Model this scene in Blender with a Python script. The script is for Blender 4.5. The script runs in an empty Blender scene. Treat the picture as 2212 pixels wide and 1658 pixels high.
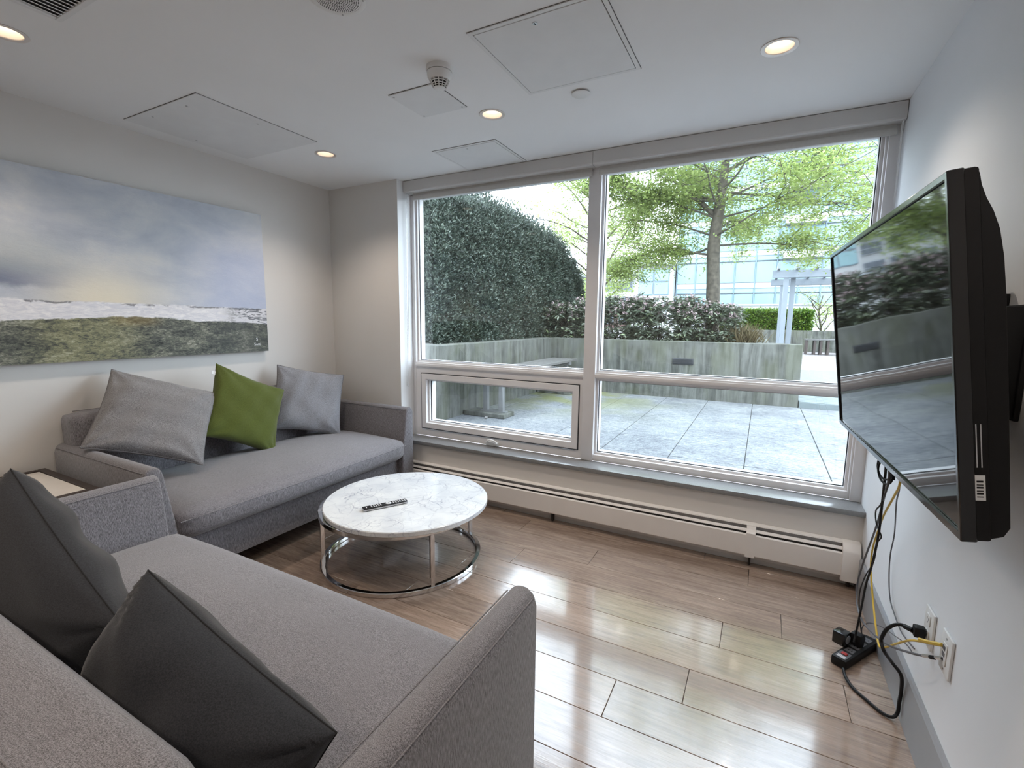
import bpy, bmesh, math, random
import numpy as np
from mathutils import Vector, Matrix

random.seed(7)
rng = np.random.default_rng(7)
scene = bpy.context.scene
COL = scene.collection
PI = math.pi


def R(d):
    return math.radians(d)


# ------------------------------------------------------------------ camera
CAM_LOC = Vector((3.3121, -2.9482, 1.387))
yaw, pitch, roll = 0.4844, -0.1343, 0.0105
fw = Vector((-math.sin(yaw) * math.cos(pitch), math.cos(yaw) * math.cos(pitch), math.sin(pitch)))
rt = Vector((math.cos(yaw), math.sin(yaw), 0))
up = rt.cross(fw)
rt2 = math.cos(roll) * rt + math.sin(roll) * up
up2 = -math.sin(roll) * rt + math.cos(roll) * up
camd = bpy.data.cameras.new('camera')
camd.sensor_width = 36.0
camd.sensor_fit = 'HORIZONTAL'
camd.lens = 1021.55 / 2212 * 36.0
camd.clip_start = 0.02
camd.clip_end = 400
cam = bpy.data.objects.new('camera', camd)
COL.objects.link(cam)
m3 = Matrix((rt2, up2, -fw)).transposed()
cam.matrix_world = Matrix.Translation(CAM_LOC) @ m3.to_4x4()
scene.camera = cam

# ------------------------------------------------------------------ sky: bright even overcast
world = bpy.data.worlds.new('overcast_sky')
scene.world = world
world.use_nodes = True
wn = world.node_tree
wn.nodes.clear()
wo = wn.nodes.new('ShaderNodeOutputWorld')
wb = wn.nodes.new('ShaderNodeBackground')
wc = wn.nodes.new('ShaderNodeTexCoord')
ws = wn.nodes.new('ShaderNodeSeparateXYZ')
wr = wn.nodes.new('ShaderNodeValToRGB')
wr.color_ramp.elements[0].position = 0.0
wr.color_ramp.elements[0].color = (0.79, 0.875, 1.0, 1)
wr.color_ramp.elements[1].position = 0.9
wr.color_ramp.elements[1].color = (0.75, 0.85, 1.0, 1)
wn.links.new(wc.outputs['Generated'], ws.inputs[0])
wn.links.new(ws.outputs['Z'], wr.inputs[0])
wn.links.new(wr.outputs[0], wb.inputs[0])
wb.inputs[1].default_value = 10.0
wn.links.new(wb.outputs[0], wo.inputs[0])

# soft sun behind thin cloud
sund = bpy.data.lights.new('hazy_sun', 'SUN')
sund.energy = 2.0
sund.angle = R(35)
sund.color = (1.0, 0.96, 0.9)
sun = bpy.data.objects.new('hazy_sun', sund)
COL.objects.link(sun)
sun.rotation_euler = (R(32), R(28), 0)

LAMP_W = 29.0           # every recessed downlight
LAMP_COL = (1.0, 0.86, 0.72)

vs = scene.view_settings
scene.display_settings.display_device = 'sRGB'
vs.view_transform = 'Standard'
vs.look = 'None'
vs.exposure = 0.0
vs.gamma = 1.0
vs.use_curve_mapping = False
cy = scene.cycles
cy.use_adaptive_sampling = True
cy.adaptive_threshold = 0.02
cy.max_bounces = 8
cy.diffuse_bounces = 5
cy.glossy_bounces = 4
cy.transmission_bounces = 4
cy.transparent_max_bounces = 10
cy.caustics_reflective = False
cy.caustics_refractive = False
cy.sample_clamp_indirect = 0.0
cy.use_denoising = True


# ------------------------------------------------------------------ materials
def s2l(c):
    c = c / 255.0
    return c / 12.92 if c <= 0.04045 else ((c + 0.055) / 1.055) ** 2.4


def C(r, g, b):
    return (s2l(r), s2l(g), s2l(b), 1.0)


def K(r, g, b, k=0.36):
    return (s2l(r) * k, s2l(g) * k, s2l(b) * k, 1.0)


class G:
    """small node-graph helper"""

    def __init__(self, name):
        self.m = bpy.data.materials.new(name)
        self.m.use_nodes = True
        self.t = self.m.node_tree
        self.t.nodes.clear()
        self.out = self.t.nodes.new('ShaderNodeOutputMaterial')
        self.b = self.t.nodes.new('ShaderNodeBsdfPrincipled')
        self.t.links.new(self.b.outputs[0], self.out.inputs[0])

    def n(self, typ, ins=None, **kw):
        nd = self.t.nodes.new(typ)
        for k, v in kw.items():
            setattr(nd, k, v)
        if ins:
            for k, v in ins.items():
                self.set(nd.inputs[k], v)
        return nd

    def set(self, sock, v):
        if isinstance(v, bpy.types.NodeSocket):
            self.t.links.new(v, sock)
        else:
            sock.default_value = v

    def p(self, **kw):
        for k, v in kw.items():
            self.set(self.b.inputs[k.replace('_', ' ')], v)

    def coord(self, kind='Object', scale=(1, 1, 1), offset=None):
        tc = self.n('ShaderNodeTexCoord')
        mp = self.n('ShaderNodeMapping', {'Vector': tc.outputs[kind], 'Scale': scale})
        if offset is not None:
            self.set(mp.inputs['Location'], offset)
        return mp.outputs[0]

    def noise(self, vec, scale=5, detail=3, rough=0.5, dist=0.0):
        nd = self.n('ShaderNodeTexNoise', {'Vector': vec, 'Scale': scale, 'Detail': detail, 'Roughness': rough, 'Distortion': dist})
        return nd.outputs['Fac']

    def ramp(self, fac, stops):
        nd = self.n('ShaderNodeValToRGB', {'Fac': fac})
        cr = nd.color_ramp
        while len(cr.elements) < len(stops):
            cr.elements.new(0.5)
        for e, (p, c) in zip(cr.elements, stops):
            e.position = p
            e.color = c if len(c) == 4 else (*c, 1)
        return nd.outputs[0]

    def math(self, op, a, b=0.5, c=None, clamp=False):
        nd = self.n('ShaderNodeMath', {0: a, 1: b}, operation=op, use_clamp=clamp)
        if c is not None:
            self.set(nd.inputs[2], c)
        return nd.outputs[0]

    def mix(self, fac, a, b, blend='MIX'):
        nd = self.n('ShaderNodeMix', None, data_type='RGBA', blend_type=blend)
        self.set(nd.inputs[0], fac)
        self.set(nd.inputs[6], a)
        self.set(nd.inputs[7], b)
        return nd.outputs[2]

    def bump(self, h, strength=0.3, dist=0.01):
        nd = self.n('ShaderNodeBump', {'Height': h, 'Strength': strength, 'Distance': dist})
        self.set(self.b.inputs['Normal'], nd.outputs[0])

    def sep(self, vec):
        nd = self.n('ShaderNodeSeparateXYZ', {0: vec})
        return nd.outputs

    def smooth(self, v, lo, hi):
        nd = self.n('ShaderNodeMapRange', {'Value': v, 'From Min': lo, 'From Max': hi}, interpolation_type='SMOOTHSTEP')
        return nd.outputs[0]


def plain(name, col, rough=0.5, metal=0.0, spec=0.5, noise_amt=0.04, nscale=8.0, bump=0.0, bscale=300):
    g = G(name)
    v = g.coord()
    f = g.noise(v, nscale, 3)
    lo = tuple(max(0, c * (1 - noise_amt)) for c in col[:3]) + (1,)
    hi = tuple(min(1, c * (1 + noise_amt)) for c in col[:3]) + (1,)
    g.p(Base_Color=g.ramp(f, [(0.3, lo), (0.7, hi)]), Roughness=rough, Metallic=metal)
    g.b.inputs['Specular IOR Level'].default_value = spec
    if bump:
        g.bump(g.noise(v, bscale, 2), bump, 0.002)
    return g.m


def fabric(name, dark, light, fine=420, streak=45, bump=0.5, soft=0.9):
    g = G(name)
    a = g.noise(g.coord(scale=(fine, fine, streak)), 1.0, 2, 0.6)
    b = g.noise(g.coord(scale=(streak, fine, fine)), 1.0, 2, 0.6)
    c = g.noise(g.coord(scale=(fine * 1.5,) * 3), 1.0, 1, 0.5)
    big = g.noise(g.coord(), 3.5, 3)
    mx = g.math('MULTIPLY_ADD', a, 0.72, g.math('MULTIPLY_ADD', b, 0.2, g.math('MULTIPLY', c, 0.18)))
    col = g.ramp(mx, [(0.42, dark), (0.68, light)])
    sh = g.ramp(big, [(0.3, (0.93, 0.93, 0.93, 1)), (0.7, (1.04, 1.04, 1.04, 1))])
    g.p(Base_Color=g.mix(1.0, col, sh, 'MULTIPLY'), Roughness=soft)
    g.b.inputs['Specular IOR Level'].default_value = 0.2
    g.b.inputs['Sheen Weight'].default_value = 0.25
    g.b.inputs['Sheen Roughness'].default_value = 0.5
    g.bump(mx, bump, 0.0025)
    return g.m


M = {}
M['ceiling'] = plain('ceiling_paint', (0.85, 0.855, 0.86), 0.85, noise_amt=0.015, nscale=2)
M['wall'] = plain('wall_paint', (0.70, 0.68, 0.655), 0.75, noise_amt=0.015, nscale=2, bump=0.05, bscale=500)
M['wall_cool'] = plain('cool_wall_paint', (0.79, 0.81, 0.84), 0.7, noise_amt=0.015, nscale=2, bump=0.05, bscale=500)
M['wall_white'] = plain('reveal_paint', (0.80, 0.80, 0.80), 0.6, noise_amt=0.01)
M['panel_paint'] = plain('panel_paint', (0.77, 0.775, 0.78), 0.6, noise_amt=0.02)
M['seam'] = plain('shadow_gap', (0.10, 0.10, 0.10), 0.9)
M['frame'] = plain('window_vinyl', (0.78, 0.765, 0.77), 0.38, noise_amt=0.02)
M['gasket'] = plain('rubber_gasket', (0.02, 0.022, 0.028), 0.6)
M['sill'] = plain('grey_quartz_sill', (0.23, 0.235, 0.24), 0.22, noise_amt=0.06, nscale=120)
M['base_grey'] = plain('grey_baseboard_paint', (0.27, 0.275, 0.29), 0.4, noise_amt=0.03)
M['heater'] = plain('heater_enamel', (0.84, 0.82, 0.80), 0.42, noise_amt=0.02)
M['heater_dark'] = plain('heater_inside', (0.035, 0.033, 0.032), 0.7)
M['white_plastic'] = plain('white_plastic', (0.78, 0.78, 0.77), 0.35, noise_amt=0.01)
M['blind'] = plain('blind_fabric', (0.60, 0.59, 0.57), 0.85, noise_amt=0.03, nscale=60, bump=0.1, bscale=900)
M['fascia'] = plain('blind_fascia', (0.62, 0.61, 0.60), 0.45, noise_amt=0.01)
M['chain'] = plain('bead_chain', (0.75, 0.75, 0.76), 0.3, metal=0.3)
M['black_plastic'] = plain('black_plastic', (0.009, 0.009, 0.010), 0.5, spec=0.22, noise_amt=0.1)
M['black_gloss'] = plain('black_gloss', (0.008, 0.008, 0.009), 0.15, noise_amt=0.1)
M['black_metal'] = plain('black_metal', (0.010, 0.0105, 0.012), 0.5, spec=0.25, noise_amt=0.1)
M['chrome'] = plain('chrome', (0.78, 0.78, 0.79), 0.07, metal=1.0, noise_amt=0.01)
M['yellow'] = plain('yellow_cable', (0.62, 0.42, 0.05), 0.45)
M['grey_cable'] = plain('grey_cable', (0.09, 0.09, 0.10), 0.5)
M['steel'] = plain('steel', (0.5, 0.5, 0.5), 0.3, metal=1.0)
M['dark_wood'] = plain('dark_stained_wood', C(58, 48, 44), 0.45, noise_amt=0.2, nscale=30)
M['stone_top'] = plain('pale_stone', (0.70, 0.66, 0.61), 0.3, noise_amt=0.05, nscale=14)
M['silver'] = plain('silver_plastic', (0.5, 0.5, 0.52), 0.3, metal=0.6)
M['button'] = plain('button_white', (0.65, 0.66, 0.68), 0.4)
M['red_print'] = plain('red_switch', (0.35, 0.03, 0.03), 0.35)
M['label'] = plain('paper_label', (0.72, 0.73, 0.74), 0.6)
M['sofa'] = fabric('grey_tweed', C(78, 76, 79), C(150, 147, 152), fine=620, streak=55, bump=0.35)
M['cush_grey'] = fabric('grey_weave', C(80, 78, 79), C(158, 156, 158), fine=560, streak=45, bump=0.35)
M['cush_grey2'] = fabric('blue_grey_weave', C(98, 98, 102), C(164, 165, 172), fine=500, streak=120, bump=0.3)
M['cush_green'] = fabric('olive_velvet', C(60, 68, 22), C(92, 102, 42), fine=600, streak=300, bump=0.12)
M['cush_char'] = fabric('charcoal_felt', C(29, 30, 34), C(48, 49, 54), fine=500, streak=350, bump=0.25)
M['piping'] = plain('grey_piping', C(112, 110, 112), 0.9)
M['piping_char'] = plain('charcoal_piping', C(24, 24, 27), 0.9)


def wood_mat():
    g = G('oak_laminate')
    oi = g.n('ShaderNodeObjectInfo')
    off = g.n('ShaderNodeVectorMath', {0: oi.outputs['Random'], 1: (17.0, 31.0, 7.0)}, operation='MULTIPLY')
    tc = g.n('ShaderNodeTexCoord')
    ad = g.n('ShaderNodeVectorMath', {0: tc.outputs['Object'], 1: off.outputs[0]}, operation='ADD')

    def mp(sc):
        return g.n('ShaderNodeMapping', {'Vector': ad.outputs[0], 'Scale': sc}).outputs[0]
    broad = g.noise(mp((1.1, 5.5, 1)), 1.6, 4, 0.55, 1.4)
    grain = g.noise(mp((5, 70, 1)), 1.0, 4, 0.65, 0.6)
    fine = g.noise(mp((14, 330, 1)), 1.0, 2, 0.6)
    knot = g.n('ShaderNodeTexVoronoi', {'Vector': mp((1.5, 5.0, 1)), 'Scale': 1.0, 'Randomness': 1.0})
    kn = g.ramp(knot.outputs['Distance'], [(0.02, (0, 0, 0, 1)), (0.16, (1, 1, 1, 1))])
    c1 = g.ramp(broad, [(0.25, C(122, 104, 92)), (0.5, C(152, 132, 118)), (0.75, C(178, 160, 146))])
    c2 = g.ramp(grain, [(0.30, C(108, 91, 80)), (0.55, C(162, 143, 129)), (0.8, C(192, 177, 164))])
    c = g.mix(0.5, c1, c2)
    c = g.mix(g.math('MULTIPLY', g.math('SUBTRACT', 1.0, kn), 0.5), c, C(98, 82, 72))
    tone = g.ramp(oi.outputs['Random'], [(0, (0.86, 0.86, 0.86, 1)), (1, (1.06, 1.05, 1.04, 1))])
    c = g.mix(1.0, c, tone, 'MULTIPLY')
    c = g.mix(g.math('MULTIPLY', g.ramp(fine, [(0.5, (0, 0, 0, 1)), (0.68, (1, 1, 1, 1))]), 0.34), c, C(84, 70, 62))
    g.p(Base_Color=c, Roughness=g.ramp(grain, [(0.3, (0.19, 0.19, 0.19, 1)), (0.7, (0.10, 0.10, 0.10, 1))]))
    g.b.inputs['IOR'].default_value = 1.75
    g.b.inputs['Coat Weight'].default_value = 0.6
    g.b.inputs['Coat Roughness'].default_value = 0.07
    h = g.math('ADD', g.math('MULTIPLY', grain, 0.6), g.math('MULTIPLY', fine, 0.5))
    g.bump(h, 0.12, 0.002)
    return g.m


M['oak'] = wood_mat()


def marble_mat():
    g = G('white_marble')
    v = g.coord()
    d = g.n('ShaderNodeTexNoise', {'Vector': v, 'Scale': 5.0, 'Detail': 5.0})
    vv = g.n('ShaderNodeVectorMath', {0: d.outputs['Color'], 1: (0.20, 0.20, 0.20)}, operation='MULTIPLY')
    va = g.n('ShaderNodeVectorMath', {0: v, 1: vv.outputs[0]}, operation='ADD')
    v1 = g.n('ShaderNodeTexVoronoi', {'Vector': va.outputs[0], 'Scale': 8.5}, feature='DISTANCE_TO_EDGE')
    v2 = g.n('ShaderNodeTexVoronoi', {'Vector': va.outputs[0], 'Scale': 24.0}, feature='DISTANCE_TO_EDGE')
    a = g.ramp(v1.outputs['Distance'], [(0.0, (1, 1, 1, 1)), (0.026, (0, 0, 0, 1))])
    b = g.ramp(v2.outputs['Distance'], [(0.0, (1, 1, 1, 1)), (0.05, (0, 0, 0, 1))])
    msk = g.ramp(g.noise(v, 7, 3), [(0.4, (0, 0, 0, 1)), (0.62, (1, 1, 1, 1))])
    a = g.math('MULTIPLY', a, g.math('MULTIPLY_ADD', msk, 0.7, 0.2))
    b = g.math('MULTIPLY', b, g.math('MULTIPLY', msk, 0.45))
    cl = g.ramp(g.noise(v, 9, 4), [(0.3, (0.60, 0.63, 0.67, 1)), (0.7, (0.74, 0.76, 0.765, 1))])
    c = g.mix(g.math('MAXIMUM', a, b), cl, (0.28, 0.30, 0.38, 1))
    g.p(Base_Color=c, Roughness=0.16)
    return g.m


M['marble'] = marble_mat()


def glass_mat(name='window_glass', tint=(0.95, 0.975, 0.97, 1), refl=1.0):
    g = G(name)
    g.t.nodes.remove(g.b)
    tr = g.n('ShaderNodeBsdfTransparent', {'Color': tint})
    gl = g.n('ShaderNodeBsdfGlossy', {'Color': (refl, refl, refl, 1), 'Roughness': 0.0})
    geo = g.n('ShaderNodeNewGeometry')
    ior = g.math('MULTIPLY_ADD', geo.outputs['Backfacing'], 1 / 1.5 - 1.5, 1.5)   # thin pane: same reflectance on both faces
    fr = g.n('ShaderNodeFresnel', {'IOR': ior})
    mx = g.n('ShaderNodeMixShader', {0: fr.outputs[0], 1: tr.outputs[0], 2: gl.outputs[0]})
    g.t.links.new(mx.outputs[0], g.out.inputs[0])
    return g.m


M['glass'] = glass_mat()


def emit_mat(name, col, strength):
    g = G(name)
    g.p(Base_Color=(0.9, 0.85, 0.8, 1), Roughness=0.4)
    g.p(Emission_Color=col, Emission_Strength=strength)
    return g.m


M['lamp'] = emit_mat('lit_lamp_lens', (1.0, 0.84, 0.62, 1), 7.0)
M['reflector'] = plain('lamp_reflector', (0.80, 0.74, 0.70), 0.3, metal=0.4, noise_amt=0.01)


def screen_mat():
    g = G('television_screen')
    v = g.coord()
    g.p(Base_Color=g.ramp(g.noise(v, 2, 2), [(0.3, (0.006, 0.0065, 0.007, 1)), (0.7, (0.008, 0.008, 0.009, 1))]), Roughness=0.035)
    g.b.inputs['IOR'].default_value = 1.45
    w = g.noise(g.coord(scale=(2.0, 1, 3.2)), 1.0, 1, 0.4)
    g.bump(w, 0.10, 0.02)
    return g.m


M['screen'] = screen_mat()


def canvas_mat():
    # local coordinates: x along the width 0..1.80, z up 0..0.98
    g = G('landscape_painting')
    tc = g.n('ShaderNodeTexCoord')
    s = g.sep(tc.outputs['Object'])
    x, z = s[0], s[2]
    v = tc.outputs['Object']

    def mp(sc):
        return g.n('ShaderNodeMapping', {'Vector': v, 'Scale': sc}).outputs[0]
    n1 = g.noise(mp((1.6, 1, 3.0)), 1.6, 6, 0.6, 0.25)
    n2 = g.noise(mp((6, 1, 10)), 1.5, 5, 0.65, 0.5)
    stroke = g.noise(mp((9, 1, 34)), 1.6, 4, 0.7, 1.2)
    wob = g.math('MULTIPLY_ADD', g.math('SUBTRACT', n2, 0.5), 0.05, z)
    # sky
    sky = g.ramp(n1, [(0.25, C(168, 175, 188)), (0.45, C(190, 195, 204)), (0.6, C(206, 208, 211)), (0.78, C(222, 220, 215))])
    glow = g.math('MULTIPLY', g.smooth(z, 0.62, 0.34), g.math('MULTIPLY', g.smooth(x, 0.40, 0.80), g.smooth(x, 1.25, 0.85)))
    sky = g.mix(g.math('MULTIPLY', glow, 0.85), sky, C(236, 226, 202))
    # blue-grey cloud mass on the right, low
    blue = g.math('MULTIPLY', g.smooth(x, 1.10, 1.55), g.smooth(z, 0.95, 0.55))
    sky = g.mix(g.math('MULTIPLY', blue, 0.55), sky, C(168, 180, 212))
    # dark storm band at the left, low in the sky
    st = g.math('MULTIPLY', g.smooth(x, 0.78, 0.35), g.math('MULTIPLY', g.smooth(wob, 0.375, 0.41), g.smooth(wob, 0.60, 0.43)))
    sky = g.mix(g.math('MULTIPLY', st, 0.9), sky, C(104, 112, 136))
    gr = g.math('MULTIPLY', g.smooth(x, 0.9, 0.5), g.math('MULTIPLY', g.smooth(wob, 0.40, 0.50), g.smooth(wob, 0.74, 0.56)))
    sky = g.mix(g.math('MULTIPLY', gr, 0.45), sky, C(158, 168, 170))
    # pale band of water/light above the field
    band_top = g.math('MULTIPLY_ADD', x, -0.012, 0.327)
    bt = g.math('SUBTRACT', wob, band_top)
    band = g.mix(g.smooth(stroke, 0.35, 0.7), C(214, 214, 220), C(242, 240, 240))
    dark_end = g.math('MULTIPLY', g.smooth(x, 1.42, 1.62), g.smooth(stroke, 0.44, 0.56))
    band = g.mix(g.math('MULTIPLY', dark_end, 0.85), band, C(62, 70, 82))
    c = g.mix(g.smooth(bt, -0.004, 0.010), band, sky)
    line = g.math('MULTIPLY', g.smooth(g.math('ABSOLUTE', g.math('SUBTRACT', bt, 0.001)), 0.008, 0.002), g.smooth(n2, 0.46, 0.56))
    c = g.mix(g.math('MULTIPLY', line, 0.75), c, C(84, 82, 88))
    # field
    f0 = g.noise(mp((3.5, 1, 9)), 1.5, 4, 0.6, 0.5)
    f1 = g.math('ADD', g.math('MULTIPLY', g.noise(mp((20, 1, 46)), 1.8, 6, 0.8, 0.7), 0.62), g.math('MULTIPLY', f0, 0.38))
    field = g.ramp(f1, [(0.38, C(42, 46, 46)), (0.475, C(84, 88, 82)), (0.55, C(126, 128, 114)), (0.64, C(194, 192, 180))])
    lime = g.math('MULTIPLY', g.math('MULTIPLY', g.smooth(x, 0.40, 0.62), g.smooth(x, 1.10, 0.80)), g.smooth(f1, 0.40, 0.56))
    field = g.mix(g.math('MULTIPLY', lime, 0.38), field, C(158, 154, 96))
    och = g.math('MULTIPLY', g.math('MULTIPLY', g.smooth(x, 0.78, 0.92), g.smooth(x, 1.14, 1.0)), g.smooth(z, 0.17, 0.22))
    field = g.mix(g.math('MULTIPLY', och, 0.30), field, C(160, 132, 66))
    dk = g.smooth(x, 1.30, 1.52)
    field = g.mix(g.math('MULTIPLY', dk, 0.5), field, C(66, 72, 72))
    hz = g.math('SUBTRACT', wob, g.math('MULTIPLY_ADD', g.math('ABSOLUTE', g.math('SUBTRACT', x, 0.88)), -0.05, 0.243))
    c = g.mix(g.smooth(hz, -0.004, 0.006), field, c)
    g.p(Base_Color=c, Roughness=0.7)
    g.bump(g.math('ADD', f1, stroke), 0.30, 0.004)
    return g.m


M['canvas'] = canvas_mat()
M['canvas_edge'] = plain('canvas_edge', C(96, 98, 96), 0.7, noise_amt=0.25, nscale=14)


def concrete_mat(name, c1, c2, streak=0.5, green=0.0, scale=2.0):
    g = G(name)
    a = g.noise(g.coord(), scale * 3, 6, 0.65)
    st = g.noise(g.coord(scale=(11, 11, 0.9)), 1.0, 5, 0.7, 0.4)
    fine = g.noise(g.coord(), 90, 2)
    mixv = g.math('ADD', g.math('MULTIPLY', a, 1 - streak), g.math('MULTIPLY', st, streak))
    c = g.ramp(mixv, [(0.38, c1), (0.6, c2)])
    if green:
        gm = g.ramp(g.noise(g.coord(scale=(3, 3, 1.2)), 1.3, 4), [(0.46, (0, 0, 0, 1)), (0.62, (1, 1, 1, 1))])
        c = g.mix(g.math('MULTIPLY', gm, green), c, K(112, 118, 74))
    g.p(Base_Color=c, Roughness=0.85)
    g.bump(g.math('ADD', a, g.math('MULTIPLY', fine, 0.3)), 0.25, 0.01)
    return g.m


M['concrete'] = concrete_mat('weathered_concrete', K(80, 82, 74), K(148, 150, 142), 0.7, 0.3)


def paver_mat():
    g = G('speckled_paver')
    geo = g.n('ShaderNodeNewGeometry')
    v = geo.outputs['Position']
    a = g.noise(v, 2.2, 5, 0.6)
    sp = g.noise(v, 60, 3, 0.7)
    sp2 = g.noise(g.n('ShaderNodeMapping', {'Vector': v, 'Scale': (13, 46, 1)}).outputs[0], 1.0, 4, 0.7)
    c = g.ramp(g.math('ADD', g.math('MULTIPLY', a, 0.22), g.math('ADD', g.math('MULTIPLY', sp, 0.34), g.math('MULTIPLY', sp2, 0.44))),
               [(0.40, K(98, 102, 110, .46)), (0.50, K(142, 146, 150, .46)), (0.60, K(182, 186, 184, .46))])
    s = g.sep(v)
    moss = g.math('MULTIPLY', g.math('MULTIPLY', g.smooth(s[0], 2.9, 0.6), g.smooth(s[1], 2.0, 4.2)), g.smooth(g.noise(v, 1.9, 4), 0.36, 0.58))
    c = g.mix(g.math('MULTIPLY', moss, 0.85), c, K(138, 142, 70, .42))
    g.p(Base_Color=c, Roughness=0.8)
    g.bump(sp, 0.2, 0.004)
    return g.m


M['paver'] = paver_mat()
M['grout'] = plain('paver_joint', K(62, 64, 60), 0.95)
M['gravel'] = plain('pink_gravel', K(176, 168, 166), 0.9, noise_amt=0.45, nscale=22)
M['deck'] = plain('grey_deck_board', K(150, 164, 166), 0.6, noise_amt=0.12, nscale=6)
M['bench_wood'] = plain('weathered_bench_wood', K(140, 138, 134), 0.7, noise_amt=0.2, nscale=20)
M['galv'] = plain('galvanised_steel', K(170, 172, 172), 0.5, metal=0.3, noise_amt=0.1)
M['pebble'] = plain('pale_pebble', K(186, 182, 178), 0.6, noise_amt=0.2, nscale=30)
M['soil'] = plain('planter_soil', K(60, 52, 46), 0.95, noise_amt=0.4, nscale=20)
M['pergola'] = plain('pergola_paint', K(172, 184, 194), 0.5, noise_amt=0.05)
M['bark'] = plain('grey_bark', K(120, 112, 98), 0.9, noise_amt=0.45, nscale=18, bump=0.6, bscale=40)
M['twig'] = plain('brown_twig', K(104, 92, 80), 0.9, noise_amt=0.3, nscale=30)
M['bldg_white'] = plain('white_render', K(206, 208, 208, .52), 0.7, noise_amt=0.04)
M['bldg_cream'] = plain('pale_panel', K(196, 206, 212, .44), 0.6, noise_amt=0.05)
M['bldg_brick'] = plain('red_brick_panel', K(134, 104, 98, .44), 0.8, noise_amt=0.15)
M['mullion'] = plain('blue_grey_mullion', K(138, 164, 178, .44), 0.5)
M['teal_pane'] = plain('teal_glass', K(156, 200, 206, .44), 0.12, noise_amt=0.12, nscale=0.7)
M['teal_panel'] = plain('pale_teal_spandrel', K(170, 206, 210, .44), 0.35, noise_amt=0.06, nscale=1)
M['dark_pane'] = plain('dark_window_glass', K(74, 88, 104, .44), 0.1, noise_amt=0.25, nscale=1.5)
M['lens_dark'] = plain('dark_fixture', (0.02, 0.022, 0.025), 0.35)


def leaf_mat(name, cols, rough=0.5, transl=0.35):
    g = G(name)
    geo = g.n('ShaderNodeNewGeometry')
    n = len(cols)
    c = g.ramp(geo.outputs['Random Per Island'], [(i / max(1, n - 1), cc) for i, cc in enumerate(cols)])
    g.p(Base_Color=c, Roughness=rough)
    g.b.inputs['Specular IOR Level'].default_value = 0.4
    if transl:
        td = g.n('ShaderNodeBsdfTranslucent', {'Color': c})
        mx = g.n('ShaderNodeMixShader', {0: transl, 1: g.b.outputs[0], 2: td.outputs[0]})
        g.t.links.new(mx.outputs[0], g.out.inputs[0])
    return g.m


M['yew'] = leaf_mat('yew_leaves', [K(48, 62, 54, .42), K(78, 94, 82, .42), K(104, 120, 106, .42), K(134, 148, 130, .42), K(64, 80, 68, .42)], 0.45, 0.1)
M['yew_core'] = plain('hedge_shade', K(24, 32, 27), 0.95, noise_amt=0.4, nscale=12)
M['shrub'] = leaf_mat('shrub_leaves', [K(78, 90, 74, .62), K(108, 120, 100, .62), K(140, 146, 130, .7), K(98, 110, 92, .7), K(128, 134, 118, .7), K(124, 140, 98, .7)], 0.3, 0.1)
M['blossom'] = leaf_mat('pink_buds', [K(196, 168, 172, .6), K(214, 194, 196, .6), K(176, 146, 148, .6)], 0.6, 0.2)
M['spring'] = leaf_mat('spring_leaves', [K(162, 186, 98, .58), K(184, 204, 118, .58), K(204, 218, 138, .58), K(146, 174, 100, .58)], 0.5, 0.5)
M['box_leaf'] = leaf_mat('box_leaves', [K(76, 124, 40), K(120, 164, 56), K(164, 196, 76), K(94, 140, 48)], 0.45, 0.2)
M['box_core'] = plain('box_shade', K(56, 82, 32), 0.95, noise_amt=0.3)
M['straw'] = leaf_mat('straw_blades', [K(150, 134, 98), K(176, 160, 120), K(128, 120, 84)], 0.7, 0.3)


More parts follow.
